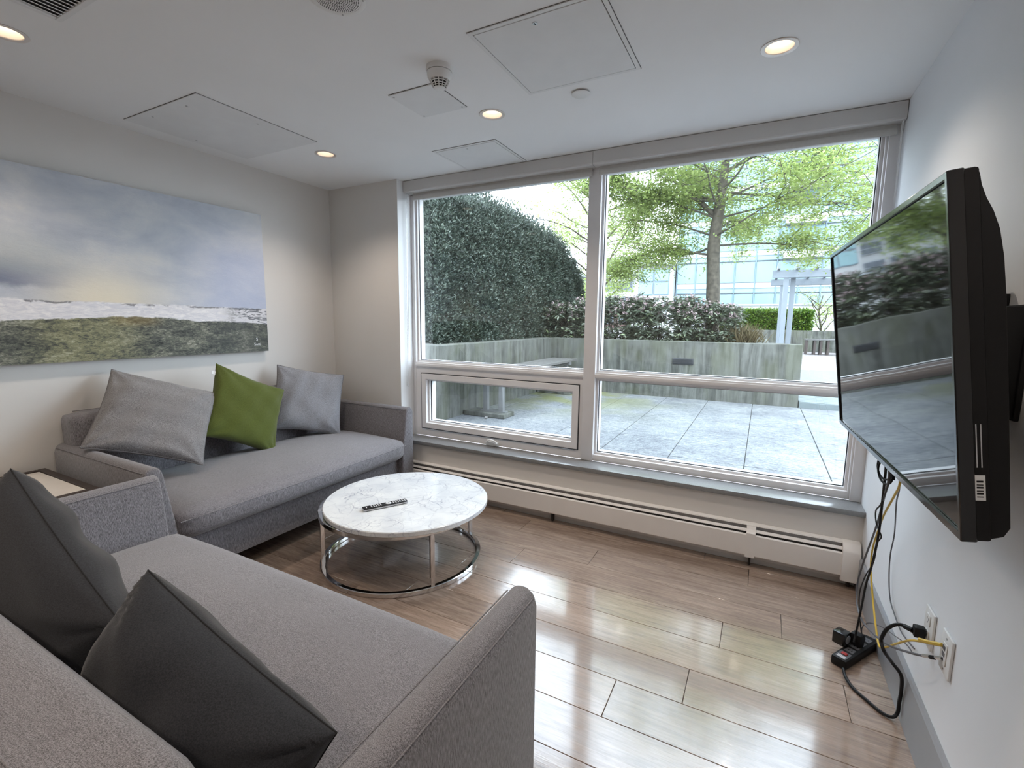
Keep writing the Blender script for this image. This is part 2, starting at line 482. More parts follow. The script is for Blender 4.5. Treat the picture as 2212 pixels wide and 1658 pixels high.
# ------------------------------------------------------------------ mesh helpers
class MB:
    def __init__(self):
        self.v, self.f = [], []

    def add(self, vs, fs):
        o = len(self.v)
        self.v += [tuple(p) for p in vs]
        self.f += [tuple(i + o for i in f) for f in fs]
        return self

    def box(self, x0, x1, y0, y1, z0, z1, mat=None):
        vs = [(x0, y0, z0), (x1, y0, z0), (x1, y1, z0), (x0, y1, z0), (x0, y0, z1), (x1, y0, z1), (x1, y1, z1), (x0, y1, z1)]
        if mat is not None:
            vs = [mat @ Vector(p) for p in vs]
        return self.add(vs, [(0, 3, 2, 1), (4, 5, 6, 7), (0, 1, 5, 4), (1, 2, 6, 5), (2, 3, 7, 6), (3, 0, 4, 7)])

    def prism(self, poly, a0, a1, axis='y'):
        """poly: 2-D outline; extruded along axis. axis y: (x,z); x: (y,z); z: (x,y)"""
        n = len(poly)

        def pt(p, a):
            return {'y': (p[0], a, p[1]), 'x': (a, p[0], p[1]), 'z': (p[0], p[1], a)}[axis]
        vs = [pt(p, a0) for p in poly] + [pt(p, a1) for p in poly]
        fs = [tuple(range(n)), tuple(range(2 * n - 1, n - 1, -1))]
        fs += [(i, i + n, (i + 1) % n + n, (i + 1) % n) for i in range(n)]
        return self.add(vs, fs)

    def tube(self, pts, rad, seg=8, caps=True):
        pts = [Vector(p) for p in pts]
        n = len(pts)
        rad = [rad] * n if isinstance(rad, (int, float)) else rad
        T = []
        for i in range(n):
            t = pts[min(i + 1, n - 1)] - pts[max(i - 1, 0)]
            T.append(t.normalized() if t.length > 1e-9 else Vector((0, 0, 1)))
        a = Vector((0, 0, 1)) if abs(T[0].z) < 0.9 else Vector((1, 0, 0))
        u = (a - T[0] * a.dot(T[0])).normalized()
        vs = []
        for i in range(n):
            u = (u - T[i] * u.dot(T[i]))
            u = u.normalized() if u.length > 1e-6 else T[i].orthogonal().normalized()
            w = T[i].cross(u)
            for k in range(seg):
                an = 2 * PI * k / seg
                vs.append(pts[i] + (u * math.cos(an) + w * math.sin(an)) * rad[i])
        fs = []
        for i in range(n - 1):
            for k in range(seg):
                k2 = (k + 1) % seg
                fs.append((i * seg + k, i * seg + k2, (i + 1) * seg + k2, (i + 1) * seg + k))
        if caps:
            fs.append(tuple(range(seg - 1, -1, -1)))
            fs.append(tuple((n - 1) * seg + k for k in range(seg)))
        return self.add(vs, fs)

    def lathe(self, prof, seg=48, cx=0, cy=0, closed=False):
        """prof: list of (r,z); closed ring profile or open with caps where r==0"""
        n = len(prof)
        vs = []
        for k in range(seg):
            a = 2 * PI * k / seg
            for r, z in prof:
                vs.append((cx + r * math.cos(a), cy + r * math.sin(a), z))
        fs = []
        for k in range(seg):
            k2 = (k + 1) % seg
            for i in range(n if closed else n - 1):
                j = (i + 1) % n
                a, b, c, d = k * n + i, k2 * n + i, k2 * n + j, k * n + j
                if prof[i][0] < 1e-6:
                    fs.append((a, c, d))
                elif prof[j][0] < 1e-6:
                    fs.append((a, b, c))
                else:
                    fs.append((a, b, c, d))
        return self.add(vs, fs)

    def build(self, name, mat, parent=None, smooth=False, bevel=0.0, seg=2, loc=None, autosmooth=None):
        me = bpy.data.meshes.new(name)
        me.from_pydata(self.v, [], self.f)
        bm = bmesh.new()
        bm.from_mesh(me)
        bmesh.ops.remove_doubles(bm, verts=bm.verts, dist=1e-6)
        bmesh.ops.recalc_face_normals(bm, faces=bm.faces)
        if bevel:
            ed = [e for e in bm.edges if len(e.link_faces) == 2 and e.calc_face_angle(0) > 0.5]
            bmesh.ops.bevel(bm, geom=ed, offset=bevel, segments=seg, profile=0.5, affect='EDGES', clamp_overlap=True)
        bm.to_mesh(me)
        bm.free()
        if smooth or bevel:
            me.polygons.foreach_set('use_smooth', [True] * len(me.polygons))
            try:
                me.set_sharp_from_angle(angle=R(autosmooth or 40))
            except Exception:
                pass
        me.materials.append(M[mat] if isinstance(mat, str) else mat)
        o = bpy.data.objects.new(name, me)
        COL.objects.link(o)
        if parent:
            o.parent = parent
        if loc:
            o.location = loc
        return o


def box(name, x0, x1, y0, y1, z0, z1, mat, parent=None, bevel=0.0, seg=2):
    return MB().box(x0, x1, y0, y1, z0, z1).build(name, mat, parent, bevel=bevel, seg=seg)


def tag(o, label, cat, group=None, kind=None):
    o['label'] = label
    o['category'] = cat
    if group:
        o['group'] = group
    if kind:
        o['kind'] = kind
    return o


def struct(o, label=None):
    o['kind'] = 'structure'
    if label:
        o['label'] = label
    return o


def thing(name, label, cat, loc=(0, 0, 0), rotz=0.0, group=None):
    o = bpy.data.objects.new(name, None)
    o.empty_display_size = 0.1
    COL.objects.link(o)
    o.location = loc
    o.rotation_euler = (0, 0, rotz)
    return tag(o, label, cat, group)


def copy_part(o, parent, loc=None, name=None):
    c = o.copy()
    COL.objects.link(c)
    c.parent = parent
    if loc is not None:
        c.location = loc
    return c


def softbox(hx, hy, hz, r, cuts=14, crown=0.0, front=0.0):
    """rounded box centred on the origin with a crowned top and a bulging front (-y)"""
    bm = bmesh.new()
    bmesh.ops.create_cube(bm, size=2.0)
    bmesh.ops.subdivide_edges(bm, edges=bm.edges, cuts=cuts, use_grid_fill=True)
    for v in bm.verts:
        q = Vector((v.co.x * hx, v.co.y * hy, v.co.z * hz))
        c = Vector((max(-(hx - r), min(hx - r, q.x)), max(-(hy - r), min(hy - r, q.y)), max(-(hz - r), min(hz - r, q.z))))
        d = q - c
        if d.length > 1e-6:
            q = c + d.normalized() * r
        ux, uy = v.co.x, v.co.y
        if v.co.z > 0:
            q.z += crown * (1 - ux ** 4) * (1 - uy ** 2) * v.co.z
        if v.co.y < 0:
            q.y -= front * (1 - ux ** 6) * (-v.co.y) * (1 - 0.6 * v.co.z ** 2)
        v.co = q
    me = bpy.data.meshes.new('soft')
    bm.to_mesh(me)
    bm.free()
    vs = [tuple(v.co) for v in me.vertices]
    fs = [tuple(p.vertices) for p in me.polygons]
    bpy.data.meshes.remove(me)
    return MB().add(vs, fs)


def spline(pts, n=8):
    """Catmull-Rom through the points"""
    P = [Vector(p) for p in pts]
    P = [P[0] * 2 - P[1]] + P + [P[-1] * 2 - P[-2]]
    out = []
    for i in range(1, len(P) - 2):
        for k in range(n):
            t = k / n
            a, b, c, d = P[i - 1], P[i], P[i + 1], P[i + 2]
            out.append(0.5 * ((2 * b) + (c - a) * t + (2 * a - 5 * b + 4 * c - d) * t * t + (3 * b - a - 3 * c + d) * t ** 3))
    out.append(P[-2])
    return out


def text_mesh(name, txt, size, mat, parent, mw, align='CENTER', depth=0.0006):
    cu = bpy.data.curves.new(name, 'FONT')
    cu.body = txt
    cu.size = size
    cu.extrude = depth
    cu.align_x = align
    cu.align_y = 'CENTER'
    tmp = bpy.data.objects.new(name + '_tmp', cu)
    COL.objects.link(tmp)
    dg = bpy.context.evaluated_depsgraph_get()
    me = bpy.data.meshes.new_from_object(tmp.evaluated_get(dg))
    bpy.data.objects.remove(tmp)
    me.materials.clear()
    me.materials.append(M[mat])
    o = bpy.data.objects.new(name, me)
    COL.objects.link(o)
    o.parent = parent
    o.matrix_local = mw
    return o


# ================================================================== SETTING
W = 3.852
H = 2.45
YF = -4.7        # wall behind the camera
LIGHTS = [(0.685, -2.12), (0.698, -0.633), (1.98, -0.67), (3.29, -0.70)]
LIGHTS_FILL = [(1.98, -2.12), (3.29, -2.12), (0.69, -3.6), (1.98, -3.6), (3.29, -3.6)]  # unseen downlights added to brighten the room

# floor: dark underlay and oak planks
floor = struct(box('floor', -0.1, W + 0.1, YF - 0.1, 0.25, -0.08, -0.0065, 'seam'), 'oak laminate plank floor')
PW = 0.1975
JOINTS = {0: 3.099, 1: 3.338, 2: 2.517, 3: 3.484, 4: 3.243, 5: 3.685, 6: 3.147, 7: 2.903}
PL = 1.37
plank_cache = {}


def plank(x0, x1, y0, y1):
    key = (round(x1 - x0, 3), round(y1 - y0, 3))
    g = 0.0008
    lx, ly = x1 - x0, y1 - y0
    if key not in plank_cache:
        o = MB().box(-lx / 2 + g, lx / 2 - g, -ly / 2 + g, ly / 2 - g, -0.006, 0).build('plank', 'oak', floor, bevel=0.0012, seg=1)
        plank_cache[key] = o
    else:
        o = copy_part(plank_cache[key], floor)
    o.location = ((x0 + x1) / 2, (y0 + y1) / 2, 0)


row = 0
y1 = -0.084 + PW
while y1 > YF:
    y0 = y1 - PW
    jx = JOINTS.get(row, 0.4 + (row * 0.617) % PL)
    xs = [jx + k * PL for k in range(-4, 5)]
    xs = [0.0] + [x for x in xs if 0.06 < x < W - 0.02] + [W]
    yy0, yy1 = max(y0, YF), min(y1, 0.0)
    for a, b in zip(xs[:-1], xs[1:]):
        plank(a, b, yy0, yy1)
    y1 = y0
    row += 1


# ceiling with round cut-outs for the downlights
def ceiling_mesh():
    bm = bmesh.new()
    edges = []

    def loop(pts):
        vs = [bm.verts.new(p) for p in pts]
        for i in range(len(vs)):
            edges.append(bm.edges.new((vs[i], vs[(i + 1) % len(vs)])))
    loop([(-0.1, YF - 0.1, H), (W + 0.1, YF - 0.1, H), (W + 0.1, 0.30, H), (-0.1, 0.30, H)])
    for x, y in LIGHTS + LIGHTS_FILL:
        loop([(x + 0.0535 * math.cos(2 * PI * k / 32), y + 0.0535 * math.sin(2 * PI * k / 32), H) for k in range(32)])
    bmesh.ops.triangle_fill(bm, use_beauty=True, use_dissolve=False, edges=edges)
    for f in bm.faces:
        if f.normal.z > 0:
            f.normal_flip()
    me = bpy.data.meshes.new('ceiling')
    bm.to_mesh(me)
    bm.free()
    me.materials.append(M['ceiling'])
    o = bpy.data.objects.new('ceiling', me)
    COL.objects.link(o)
    return o


ceiling = struct(ceiling_mesh(), 'flat white painted ceiling')
struct(box('ceiling_slab', -0.3, W + 0.3, YF - 0.3, 0.32, H + 0.16, H + 0.4, 'ceiling'), 'unseen slab added above the ceiling against light leaks')  # unseen slab added to keep sky light from leaking in

struct(box('wall_left', -0.15, 0.0, YF - 0.1, 0.32, 0, H + 0.2, 'wall'), 'warm white painted wall behind the painting')
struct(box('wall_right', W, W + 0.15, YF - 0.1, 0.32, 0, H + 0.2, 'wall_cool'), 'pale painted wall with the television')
struct(box('wall_back', 0.0, 0.74, 0.0, 0.32, 0, H + 0.2, 'wall'), 'short wall between the corner and the window')
struct(box('wall_below_window', 0.74, W, 0.0, 0.32, 0, 0.388, 'wall'), 'low wall under the window sill')
struct(box('wall_above_window', 0.74, W, 0.157, 0.32, 2.36, H + 0.2, 'wall_white'), 'strip of wall above the window head')
struct(box('wall_front', -0.1, W + 0.1, YF - 0.15, YF, 0, H + 0.2, 'wall'), 'painted wall behind the viewer')
MB().prism([(W, 0.0), (W - 0.015, 0.0), (W - 0.015, 0.178), (W - 0.009, 0.186), (W, 0.186)], YF, -0.002, 'y').build('baseboard_right', 'base_grey', None)
struct(bpy.data.objects['baseboard_right'], 'tall grey painted baseboard along the television wall')
MB().prism([(0, 0.0), (0.015, 0.0), (0.015, 0.178), (0.009, 0.186), (0, 0.186)], YF, -0.002, 'y').build('baseboard_left', 'base_grey', None)
struct(bpy.data.objects['baseboard_left'], 'grey painted baseboard along the painting wall')
# white painted window reveal
struct(box('trim_1', 0.740, 0.743, 0.0, 0.16, 0.418, H, 'wall_white'), 'bright white reveal at the left of the window')


# ------------------------------------------------------------------ window
def ring(name, x0, x1, z0, z1, w, y0, y1, mat, parent, bevel=0.0):
    o = [(x0, z0), (x1, z0), (x1, z1), (x0, z1)]
    i = [(x0 + w, z0 + w), (x1 - w, z0 + w), (x1 - w, z1 - w), (x0 + w, z1 - w)]
    vs = [(p[0], y0, p[1]) for p in o] + [(p[0], y0, p[1]) for p in i] + [(p[0], y1, p[1]) for p in o] + [(p[0], y1, p[1]) for p in i]
    fs = []
    for k in range(4):
        j = (k + 1) % 4
        fs += [(k, j, 4 + j, 4 + k), (8 + k, 12 + k, 12 + j, 8 + j), (k, 8 + k, 8 + j, j), (4 + k, 4 + j, 12 + j, 12 + k)]
    return MB().add(vs, fs).build(name, mat, parent, bevel=bevel, seg=1)


win = bpy.data.objects.new('window_1', None)
COL.objects.link(win)
struct(win, 'wide four-pane window looking onto the patio')
Y0, Y1 = 0.157, 0.245
box('jamb', 0.743, 0.772, Y0, Y1, 0.418, 2.40, 'frame', win, bevel=0.002)
box('jamb', 3.790, W, Y0, Y1, 0.418, 2.40, 'frame', win, bevel=0.002)
box('jamb_step', 3.800, W, Y0 - 0.02, Y0, 0.418, 2.40, 'frame', win, bevel=0.002)
box('head', 0.772, 3.790, Y0, Y1, 2.345, 2.40, 'frame', win)
box('mullion', 2.238, 2.321, Y0 - 0.012, Y1, 0.418, 2.40, 'frame', win, bevel=0.003)
box('bottom_rail', 2.321, 3.790, Y0, Y1, 0.418, 0.462, 'frame', win, bevel=0.002)
box('transom', 0.772, 2.238, Y0, Y1, 0.992, 1.034, 'frame', win, bevel=0.002)
box('transom', 2.321, 3.790, Y0, Y1, 0.995, 1.038, 'frame', win, bevel=0.002)
box('transom_step', 0.772, 2.238, Y0 - 0.008, Y0 + 0.01, 1.000, 1.022, 'frame', win, bevel=0.002)
box('transom_step', 2.321, 3.790, Y0 - 0.008, Y0 + 0.01, 1.003, 1.026, 'frame', win, bevel=0.002)
# frame around the awning sash
ring('sash_surround', 0.772, 2.238, 0.418, 0.992, 0.052, Y0 + 0.004, Y1, 'frame', win)
ring('sash_gap', 0.822, 2.212, 0.478, 0.947, 0.006, Y0 - 0.001, Y0 + 0.03, 'gasket', win)  # dark strip painting the shade in the gap around the sash
sash = ring('sash', 0.828, 2.206, 0.484, 0.941, 0.046, Y0 - 0.006, 0.215, 'frame', win, bevel=0.003)
panes = [(0.772, 2.238, 1.034, 2.36), (0.874, 2.160, 0.530, 0.895), (2.321, 3.790, 1.038, 2.36), (2.321, 3.790, 0.462, 0.995)]
for (x0, x1, z0, z1) in panes:
    pn = box('pane', x0 + 0.012, x1 - 0.012, 0.2120, 0.2124, z0 + 0.012, z1 - 0.012, 'glass', win)
    ring('glazing_bead', x0, x1, z0, z1, 0.014, 0.185, 0.208, 'frame', win)
    ring('gasket', x0 + 0.012, x1 - 0.012, z0 + 0.012, z1 - 0.012, 0.006, 0.203, 0.211, 'gasket', win)
    ring('outer_stop', x0, x1, z0, z1, 0.016, 0.213, 0.262, 'frame', win)
sl = box('window_sill', 0.743, W, -0.022, 0.157, 0.388, 0.418, 'sill', win, bevel=0.003)

# crank handle of the awning sash
hd = thing('window_crank', 'white folding crank handle on the sill rail of the lower left window', 'window handle', (1.525, 0.15, 0.442))
MB().box(-0.055, 0.055, -0.03, 0.0, -0.020, 0.012).build('cover', 'white_plastic', hd, bevel=0.008, seg=3)
MB().tube(spline([(-0.045, -0.034, 0.006), (-0.02, -0.04, 0.028), (0.025, -0.04, 0.026), (0.05, -0.036, 0.010)], 5), [0.008] * 16, 8).build('lever', 'white_plastic', hd, smooth=True)
MB().tube([(0.05, -0.036, 0.012), (0.05, -0.056, 0.012)], 0.007, 8).build('knob', 'white_plastic', hd, smooth=True)


# ------------------------------------------------------------------ roller blinds
def blind(x0, x1, f0, f1, label, chain_x, chain_pts):
    b = thing('roller_blind', label, 'blind', (0, 0, 0), group='roller blinds above the window')
    prof = [(0.065, 2.446), (0.065, 2.374), (0.069, 2.367), (0.078, 2.364), (0.150, 2.364), (0.150, 2.446)]
    MB().prism(prof, x0, x1, 'x').build('fascia', 'fascia', b)
    box('fabric', f0, f1, 0.126, 0.1275, 2.33, 2.366, 'blind', b)
    MB().prism([(0.118, 2.314), (0.134, 2.314), (0.136, 2.318), (0.136, 2.344), (0.118, 2.346), (0.116, 2.342), (0.116, 2.318)], f0, f1, 'x').build('hem_bar', 'blind', b, smooth=True)
    if chain_pts:
        pts = spline(chain_pts, 60)
        rad = [0.0016 if i % 2 else 0.0030 for i in range(len(pts))]
        MB().tube(pts, rad, 5).build('bead_chain', 'chain', b, smooth=True)
    return b


blind(0.746, 2.284, 0.795, 2.262, 'left roller blind rolled up in a white box above the hedge view', 0.76,
      [(0.762, 0.10, 2.362), (0.757, 0.095, 1.7), (0.753, 0.092, 1.1), (0.752, 0.088, 0.88), (0.754, 0.080, 0.85), (0.756, 0.072, 0.88), (0.757, 0.074, 1.3), (0.764, 0.082, 2.362)])
blind(2.286, W - 0.003, 2.312, 3.826, 'right roller blind rolled up in a white box above the tree view', 3.84,
      [(3.838, 0.10, 2.362), (3.842, 0.098, 1.8), (3.844, 0.095, 1.2), (3.844, 0.09, 1.0), (3.844, 0.083, 0.97), (3.844, 0.076, 1.0), (3.843, 0.078, 1.4), (3.840, 0.084, 2.362)])

# ------------------------------------------------------------------ baseboard heater
ht = thing('baseboard_heater', 'long white baseboard heater under the window sill', 'heater', (0, 0, 0))
HX0, HX1 = 0.80, 3.764
box('back_plate', HX0, 3.835, -0.006, -0.0005, 0.03, 0.247, 'heater', ht)
MB().prism([(-0.066, 0.074), (-0.062, 0.068), (-0.062, 0.075), (-0.064, 0.188), (-0.058, 0.193), (-0.058, 0.198), (-0.068, 0.192)], HX0, HX1, 'x').build('front_panel', 'heater', ht)
MB().prism([(-0.006, 0.249), (-0.034, 0.245), (-0.037, 0.239), (-0.035, 0.237), (-0.032, 0.241), (-0.006, 0.245)], HX0, HX1, 'x').build('top_panel', 'heater', ht)
MB().prism([(-0.056, 0.210), (-0.044, 0.223), (-0.042, 0.221), (-0.054, 0.208)], HX0, HX1, 'x').build('damper_blade', 'heater', ht)
box('dark_core', HX0, HX1, -0.052, -0.008, 0.075, 0.196, 'heater_dark', ht)
for x0, x1, nm in ((3.764, 3.843, 'end_cap'), (3.310, 3.357, 'joint_cover')):
    if nm == 'end_cap':
        prof = [(-0.0008, 0.045), (-0.074, 0.045), (-0.074, 0.205), (-0.070, 0.214), (-0.040, 0.246), (-0.0008, 0.250)]
        MB().prism(prof, x0, x1, 'x').build(nm, 'heater', ht, bevel=0.002, seg=1)
    else:
        prof = [(-0.0675, 0.062), (-0.0695, 0.062), (-0.0715, 0.205), (-0.061, 0.214), (-0.045, 0.230), (-0.040, 0.243), (-0.007, 0.250), (-0.007, 0.2475), (-0.040, 0.2405), (-0.060, 0.212), (-0.069, 0.204)]
        MB().prism(prof, x0, x1, 'x').build(nm, 'heater', ht)
for x in (1.0, 2.1, 3.33, 3.80):
    MB().prism([(-0.006, 0.0), (-0.03, 0.0), (-0.05, 0.045), (-0.05, 0.07), (-0.006, 0.07)], x, x + 0.012, 'x').build('bracket', 'heater_dark', ht)


# ------------------------------------------------------------------ ceiling fittings
def downlight(x, y, label):
    d = thing('recessed_downlight', label, 'downlight', (x, y, H), group='recessed ceiling downlights')
    MB().lathe([(0.053, 0.0), (0.0665, 0.0), (0.068, -0.0025), (0.066, -0.004), (0.052, -0.003), (0.050, 0.0)], 40, closed=True).build('trim_ring', 'reflector', d, smooth=True)
    MB().lathe([(0.052, -0.002), (0.047, 0.028), (0.044, 0.052), (0.046, 0.052), (0.0495, 0.028), (0.0535, 0.0)], 40, closed=True).build('reflector', 'reflector', d, smooth=True)
    MB().lathe([(0.0, 0.046), (0.02, 0.045), (0.046, 0.050), (0.046, 0.056), (0.0, 0.058)], 32).build('lamp_lens', 'lamp', d, smooth=True)
    ld = bpy.data.lights.new('downlight_lamp', 'SPOT')
    ld.energy = LAMP_W
    ld.color = LAMP_COL
    ld.spot_size = R(125)
    ld.spot_blend = 0.8
    ld.shadow_soft_size = 0.045
    lo = bpy.data.objects.new('downlight_lamp', ld)
    COL.objects.link(lo)
    lo.parent = d
    lo.location = (0, 0, -0.008)


for (x, y), lb in zip(LIGHTS, ('round lit downlight above the left end of the painting', 'round lit downlight near the corner of the painting wall', 'round lit downlight between the smoke detector and the blind', 'large lit downlight above the television wall')):
    downlight(x, y, lb)
for i, (x, y) in enumerate(LIGHTS_FILL):
    downlight(x, y, ['unseen fill downlight above the middle of the near sofa', 'unseen fill downlight beside the television wall overhead', 'unseen fill downlight in the rear left of the room', 'unseen fill downlight in the rear middle of the room', 'unseen fill downlight in the rear right of the room'][i])


def access_panel(x0, x1, y0, y1, label, frame_w, screws, key=None):
    p = thing('ceiling_access_panel', label, 'access panel', ((x0 + x1) / 2, (y0 + y1) / 2, H), group='ceiling access panels')
    hx, hy = (x1 - x0) / 2, (y1 - y0) / 2
    MB().box(-hx - 0.002, hx + 0.002, -hy - 0.002, hy + 0.002, -0.0012, -0.0002).build('shadow_gap', 'seam', p)  # dark sheet whose rim stands in for the shade in the panel gap
    if frame_w:
        o = [(-hx, -hy), (hx, -hy), (hx, hy), (-hx, hy)]
        w = frame_w
        i = [(-hx + w, -hy + w), (hx - w, -hy + w), (hx - w, hy - w), (-hx + w, hy - w)]
        vs = [(*q, -0.0045) for q in o] + [(*q, -0.0045) for q in i] + [(*q, -0.001) for q in o] + [(*q, -0.001) for q in i]
        fs = []
        for k in range(4):
            j = (k + 1) % 4
            fs += [(k, j, 4 + j, 4 + k), (k, 8 + k, 8 + j, j), (4 + k, 4 + j, 12 + j, 12 + k)]
        MB().add(vs, fs).build('frame', 'panel_paint', p)
        hx -= w + 0.003
        hy -= w + 0.003
    MB().box(-hx, hx, -hy, hy, -0.0055, -0.001).build('door', 'panel_paint', p, bevel=0.001, seg=1)
    cx, cy_ = (x0 + x1) / 2, (y0 + y1) / 2
    for sx, sy in screws:
        MB().lathe([(0, -0.0072), (0.005, -0.0068), (0.0058, -0.005), (0.0, -0.005)], 12, sx - cx, sy - cy_).build('screw', 'steel', p)
    if key:
        k = MB().lathe([(0, -0.008), (0.009, -0.0075), (0.010, -0.005), (0.0, -0.005)], 16, key[0] - cx, key[1] - cy_).build('key_lock', 'steel', p, smooth=True)
        MB().box(key[0] - cx - 0.0018, key[0] - cx + 0.0018, key[1] - cy_ - 0.006, key[1] - cy_ + 0.006, -0.0086, -0.0078).build('slot', 'black_plastic', k)
    return p


access_panel(0.150, 0.828, -1.512, -0.812, 'large square plaster access panel with four screws above the painting', 0.0,
             [(0.338, -1.463), (0.646, -1.455), (0.763, -1.152), (0.195, -1.161)])
access_panel(2.250, 2.775, -1.325, -0.785, 'framed metal access panel with a key lock, largest and nearest on the ceiling', 0.016, [], key=(2.507, -1.271))
access_panel(1.360, 1.823, -0.368, 0.055, 'framed access panel touching the top of the window blind', 0.014, [(1.594, -0.317)])
access_panel(1.640, 1.912, -1.078, -0.806, 'small square cover plate beside the smoke detector', 0.0,
             [(1.655, -1.055), (1.655, -0.822), (1.895, -0.825), (1.895, -1.055)])

sd = thing('smoke_detector', 'round white smoke detector with a slotted nose', 'smoke detector', (2.012, -1.172, H))
MB().lathe([(0.0, 0.0), (0.056, 0.0), (0.057, -0.014), (0.054, -0.020), (0, -0.020)], 40).build('base', 'white_plastic', sd, smooth=True)
MB().lathe([(0.0, -0.018), (0.0525, -0.0225), (0.051, -0.040), (0.043, -0.054), (0.030, -0.055), (0.0, -0.055)], 40).build('body', 'white_plastic', sd, smooth=True)
MB().lathe([(0.0, -0.054), (0.034, -0.054), (0.026, -0.082), (0.0, -0.082)], 32).build('sensor_core', 'black_plastic', sd, smooth=True)
for r, z in ((0.038, -0.0605), (0.0335, -0.069), (0.029, -0.0765)):
    MB().lathe([(r - 0.004, z + 0.0015), (r, z + 0.0015), (r, z - 0.0015), (r - 0.004, z - 0.0015)], 36, closed=True).build('grille_ring', 'white_plastic', sd, smooth=True)
for k in range(12):
    a = 2 * PI * k / 12
    ca, sa = math.cos(a), math.sin(a)
    MB().tube([(0.042 * ca, 0.042 * sa, -0.053), (0.026 * ca, 0.026 * sa, -0.083)], 0.0022, 5).build('grille_rib', 'white_plastic', sd)
MB().lathe([(0.0, -0.0875), (0.018, -0.087), (0.026, -0.083), (0.026, -0.080), (0.0, -0.080)], 32).build('nose_cap', 'white_plastic', sd, smooth=True)

sp = thing('ceiling_speaker', 'round perforated ceiling speaker cut off by the top of the view', 'speaker', (1.972, -1.690, H))
MB().lathe([(0.078, 0.0), (0.0935, 0.0), (0.095, -0.003), (0.090, -0.006), (0.078, -0.005)], 48, closed=True).build('rim', 'white_plastic', sp, smooth=True)
MB().lathe([(0.0, -0.008), (0.05, -0.007), (0.080, -0.004), (0.080, -0.001), (0.0, -0.001)], 48).build('grille', 'white_plastic', sp, smooth=True)
hm = MB()
for ri in range(1, 11):
    rr = 0.007 * ri
    n = max(6, int(2 * PI * rr / 0.0075))
    for k in range(n):
        a = 2 * PI * k / n + ri * 0.3
        z = -0.0082 + 0.0009 * (rr / 0.05) ** 2 + (0.0016 * max(0, (rr - 0.05) / 0.03))
        hm.box(rr * math.cos(a) - 0.0016, rr * math.cos(a) + 0.0016, rr * math.sin(a) - 0.0016, rr * math.sin(a) + 0.0016, z - 0.0003, z + 0.001)
ho = hm.build('perforations', 'heater_dark', sp)
ho['kind'] = 'stuff'
for a in (0.6, 2.17, 3.75, 5.3):
    MB().lathe([(0, -0.0075), (0.003, -0.007), (0.0035, -0.005), (0, -0.005)], 10, 0.086 * math.cos(a), 0.086 * math.sin(a)).build('screw', 'steel', sp)

vn = thing('air_vent', 'slatted metal air vent in the ceiling corner above the near wall end', 'air vent', (0.974, -2.055, H))
MB().box(0.0, 0.62, -0.42, 0.0, -0.002, -0.0005).build('backing', 'seam', vn)
for (a, b, c, d) in ((0, 0.62, -0.02, 0), (0, 0.62, -0.42, -0.40), (0, 0.02, -0.40, -0.02), (0.60, 0.62, -0.40, -0.02)):
    MB().box(a, b, c, d, -0.010, -0.0005).build('frame_bar', 'panel_paint', vn, bevel=0.002, seg=1)
sl0 = None
for k in range(24):
    x = 0.032 + k * 0.024
    if sl0 is None:
        sl0 = MB().prism([(-0.011, -0.0035), (0.008, -0.011), (0.0095, -0.0095), (-0.0095, -0.002)], -0.40, -0.02, 'y').build('slat', 'panel_paint', vn)
        sl0.location = (x, 0, 0)
    else:
        copy_part(sl0, vn, (x, 0, 0))

sc_ = thing('sprinkler_cover', 'flat round concealed sprinkler cover near the large access panel', 'sprinkler cover', (2.474, -0.69, H))
MB().lathe([(0.0, -0.010), (0.040, -0.010), (0.043, -0.008), (0.043, -0.006), (0.0, -0.006)], 36).build('cap', 'white_plastic', sc_, smooth=True)
MB().lathe([(0.0, -0.007), (0.034, -0.007), (0.034, 0.0), (0.0, 0.0)], 28).build('neck', 'seam', sc_, smooth=True)

# ------------------------------------------------------------------ painting
pt = thing('landscape_painting', 'large unframed canvas of a grey sky over a dark green field', 'painting', (0.0, -2.455, 1.140), PI / 2)
# local x runs along the wall (+Y world), local y points into the wall (-X world)
PWD, PHT = 1.795, 0.980
MB().add([(0, -0.042, 0), (PWD, -0.042, 0), (PWD, -0.042, PHT), (0, -0.042, PHT)], [(0, 1, 2, 3)]).build('painted_face', 'canvas', pt)
vs = [(0, -0.0418, 0), (PWD, -0.0418, 0), (PWD, -0.0418, PHT), (0, -0.0418, PHT), (0, -0.002, 0), (PWD, -0.002, 0), (PWD, -0.002, PHT), (0, -0.002, PHT)]
MB().add(vs, [(0, 4, 5, 1), (1, 5, 6, 2), (2, 6, 7, 3), (3, 7, 4, 0), (4, 7, 6, 5)]).build('stretched_edge', 'canvas_edge', pt)
mt = Matrix.Translation((PWD - 0.085, -0.0425, 0.052)) @ Matrix.Rotation(PI / 2, 4, 'X')
text_mesh('signature', 'S', 0.030, 'label', pt, Matrix.Translation((PWD - 0.088, -0.0425, 0.088)) @ Matrix.Rotation(PI / 2, 4, 'X'))
text_mesh('signature', 'Sotti', 0.028, 'label', pt, mt)


# ================================================================== FURNITURE
def arm_profile(inner):
    # inner=+1: inner side towards +x
    p = [(0.0, 0.10), (0.0, 0.665), (0.008, 0.695), (0.030, 0.710), (0.058, 0.708), (0.076, 0.692), (0.084, 0.66), (0.130, 0.34), (0.130, 0.10)]
    return p if inner > 0 else [(-x, z) for x, z in p][::-1]


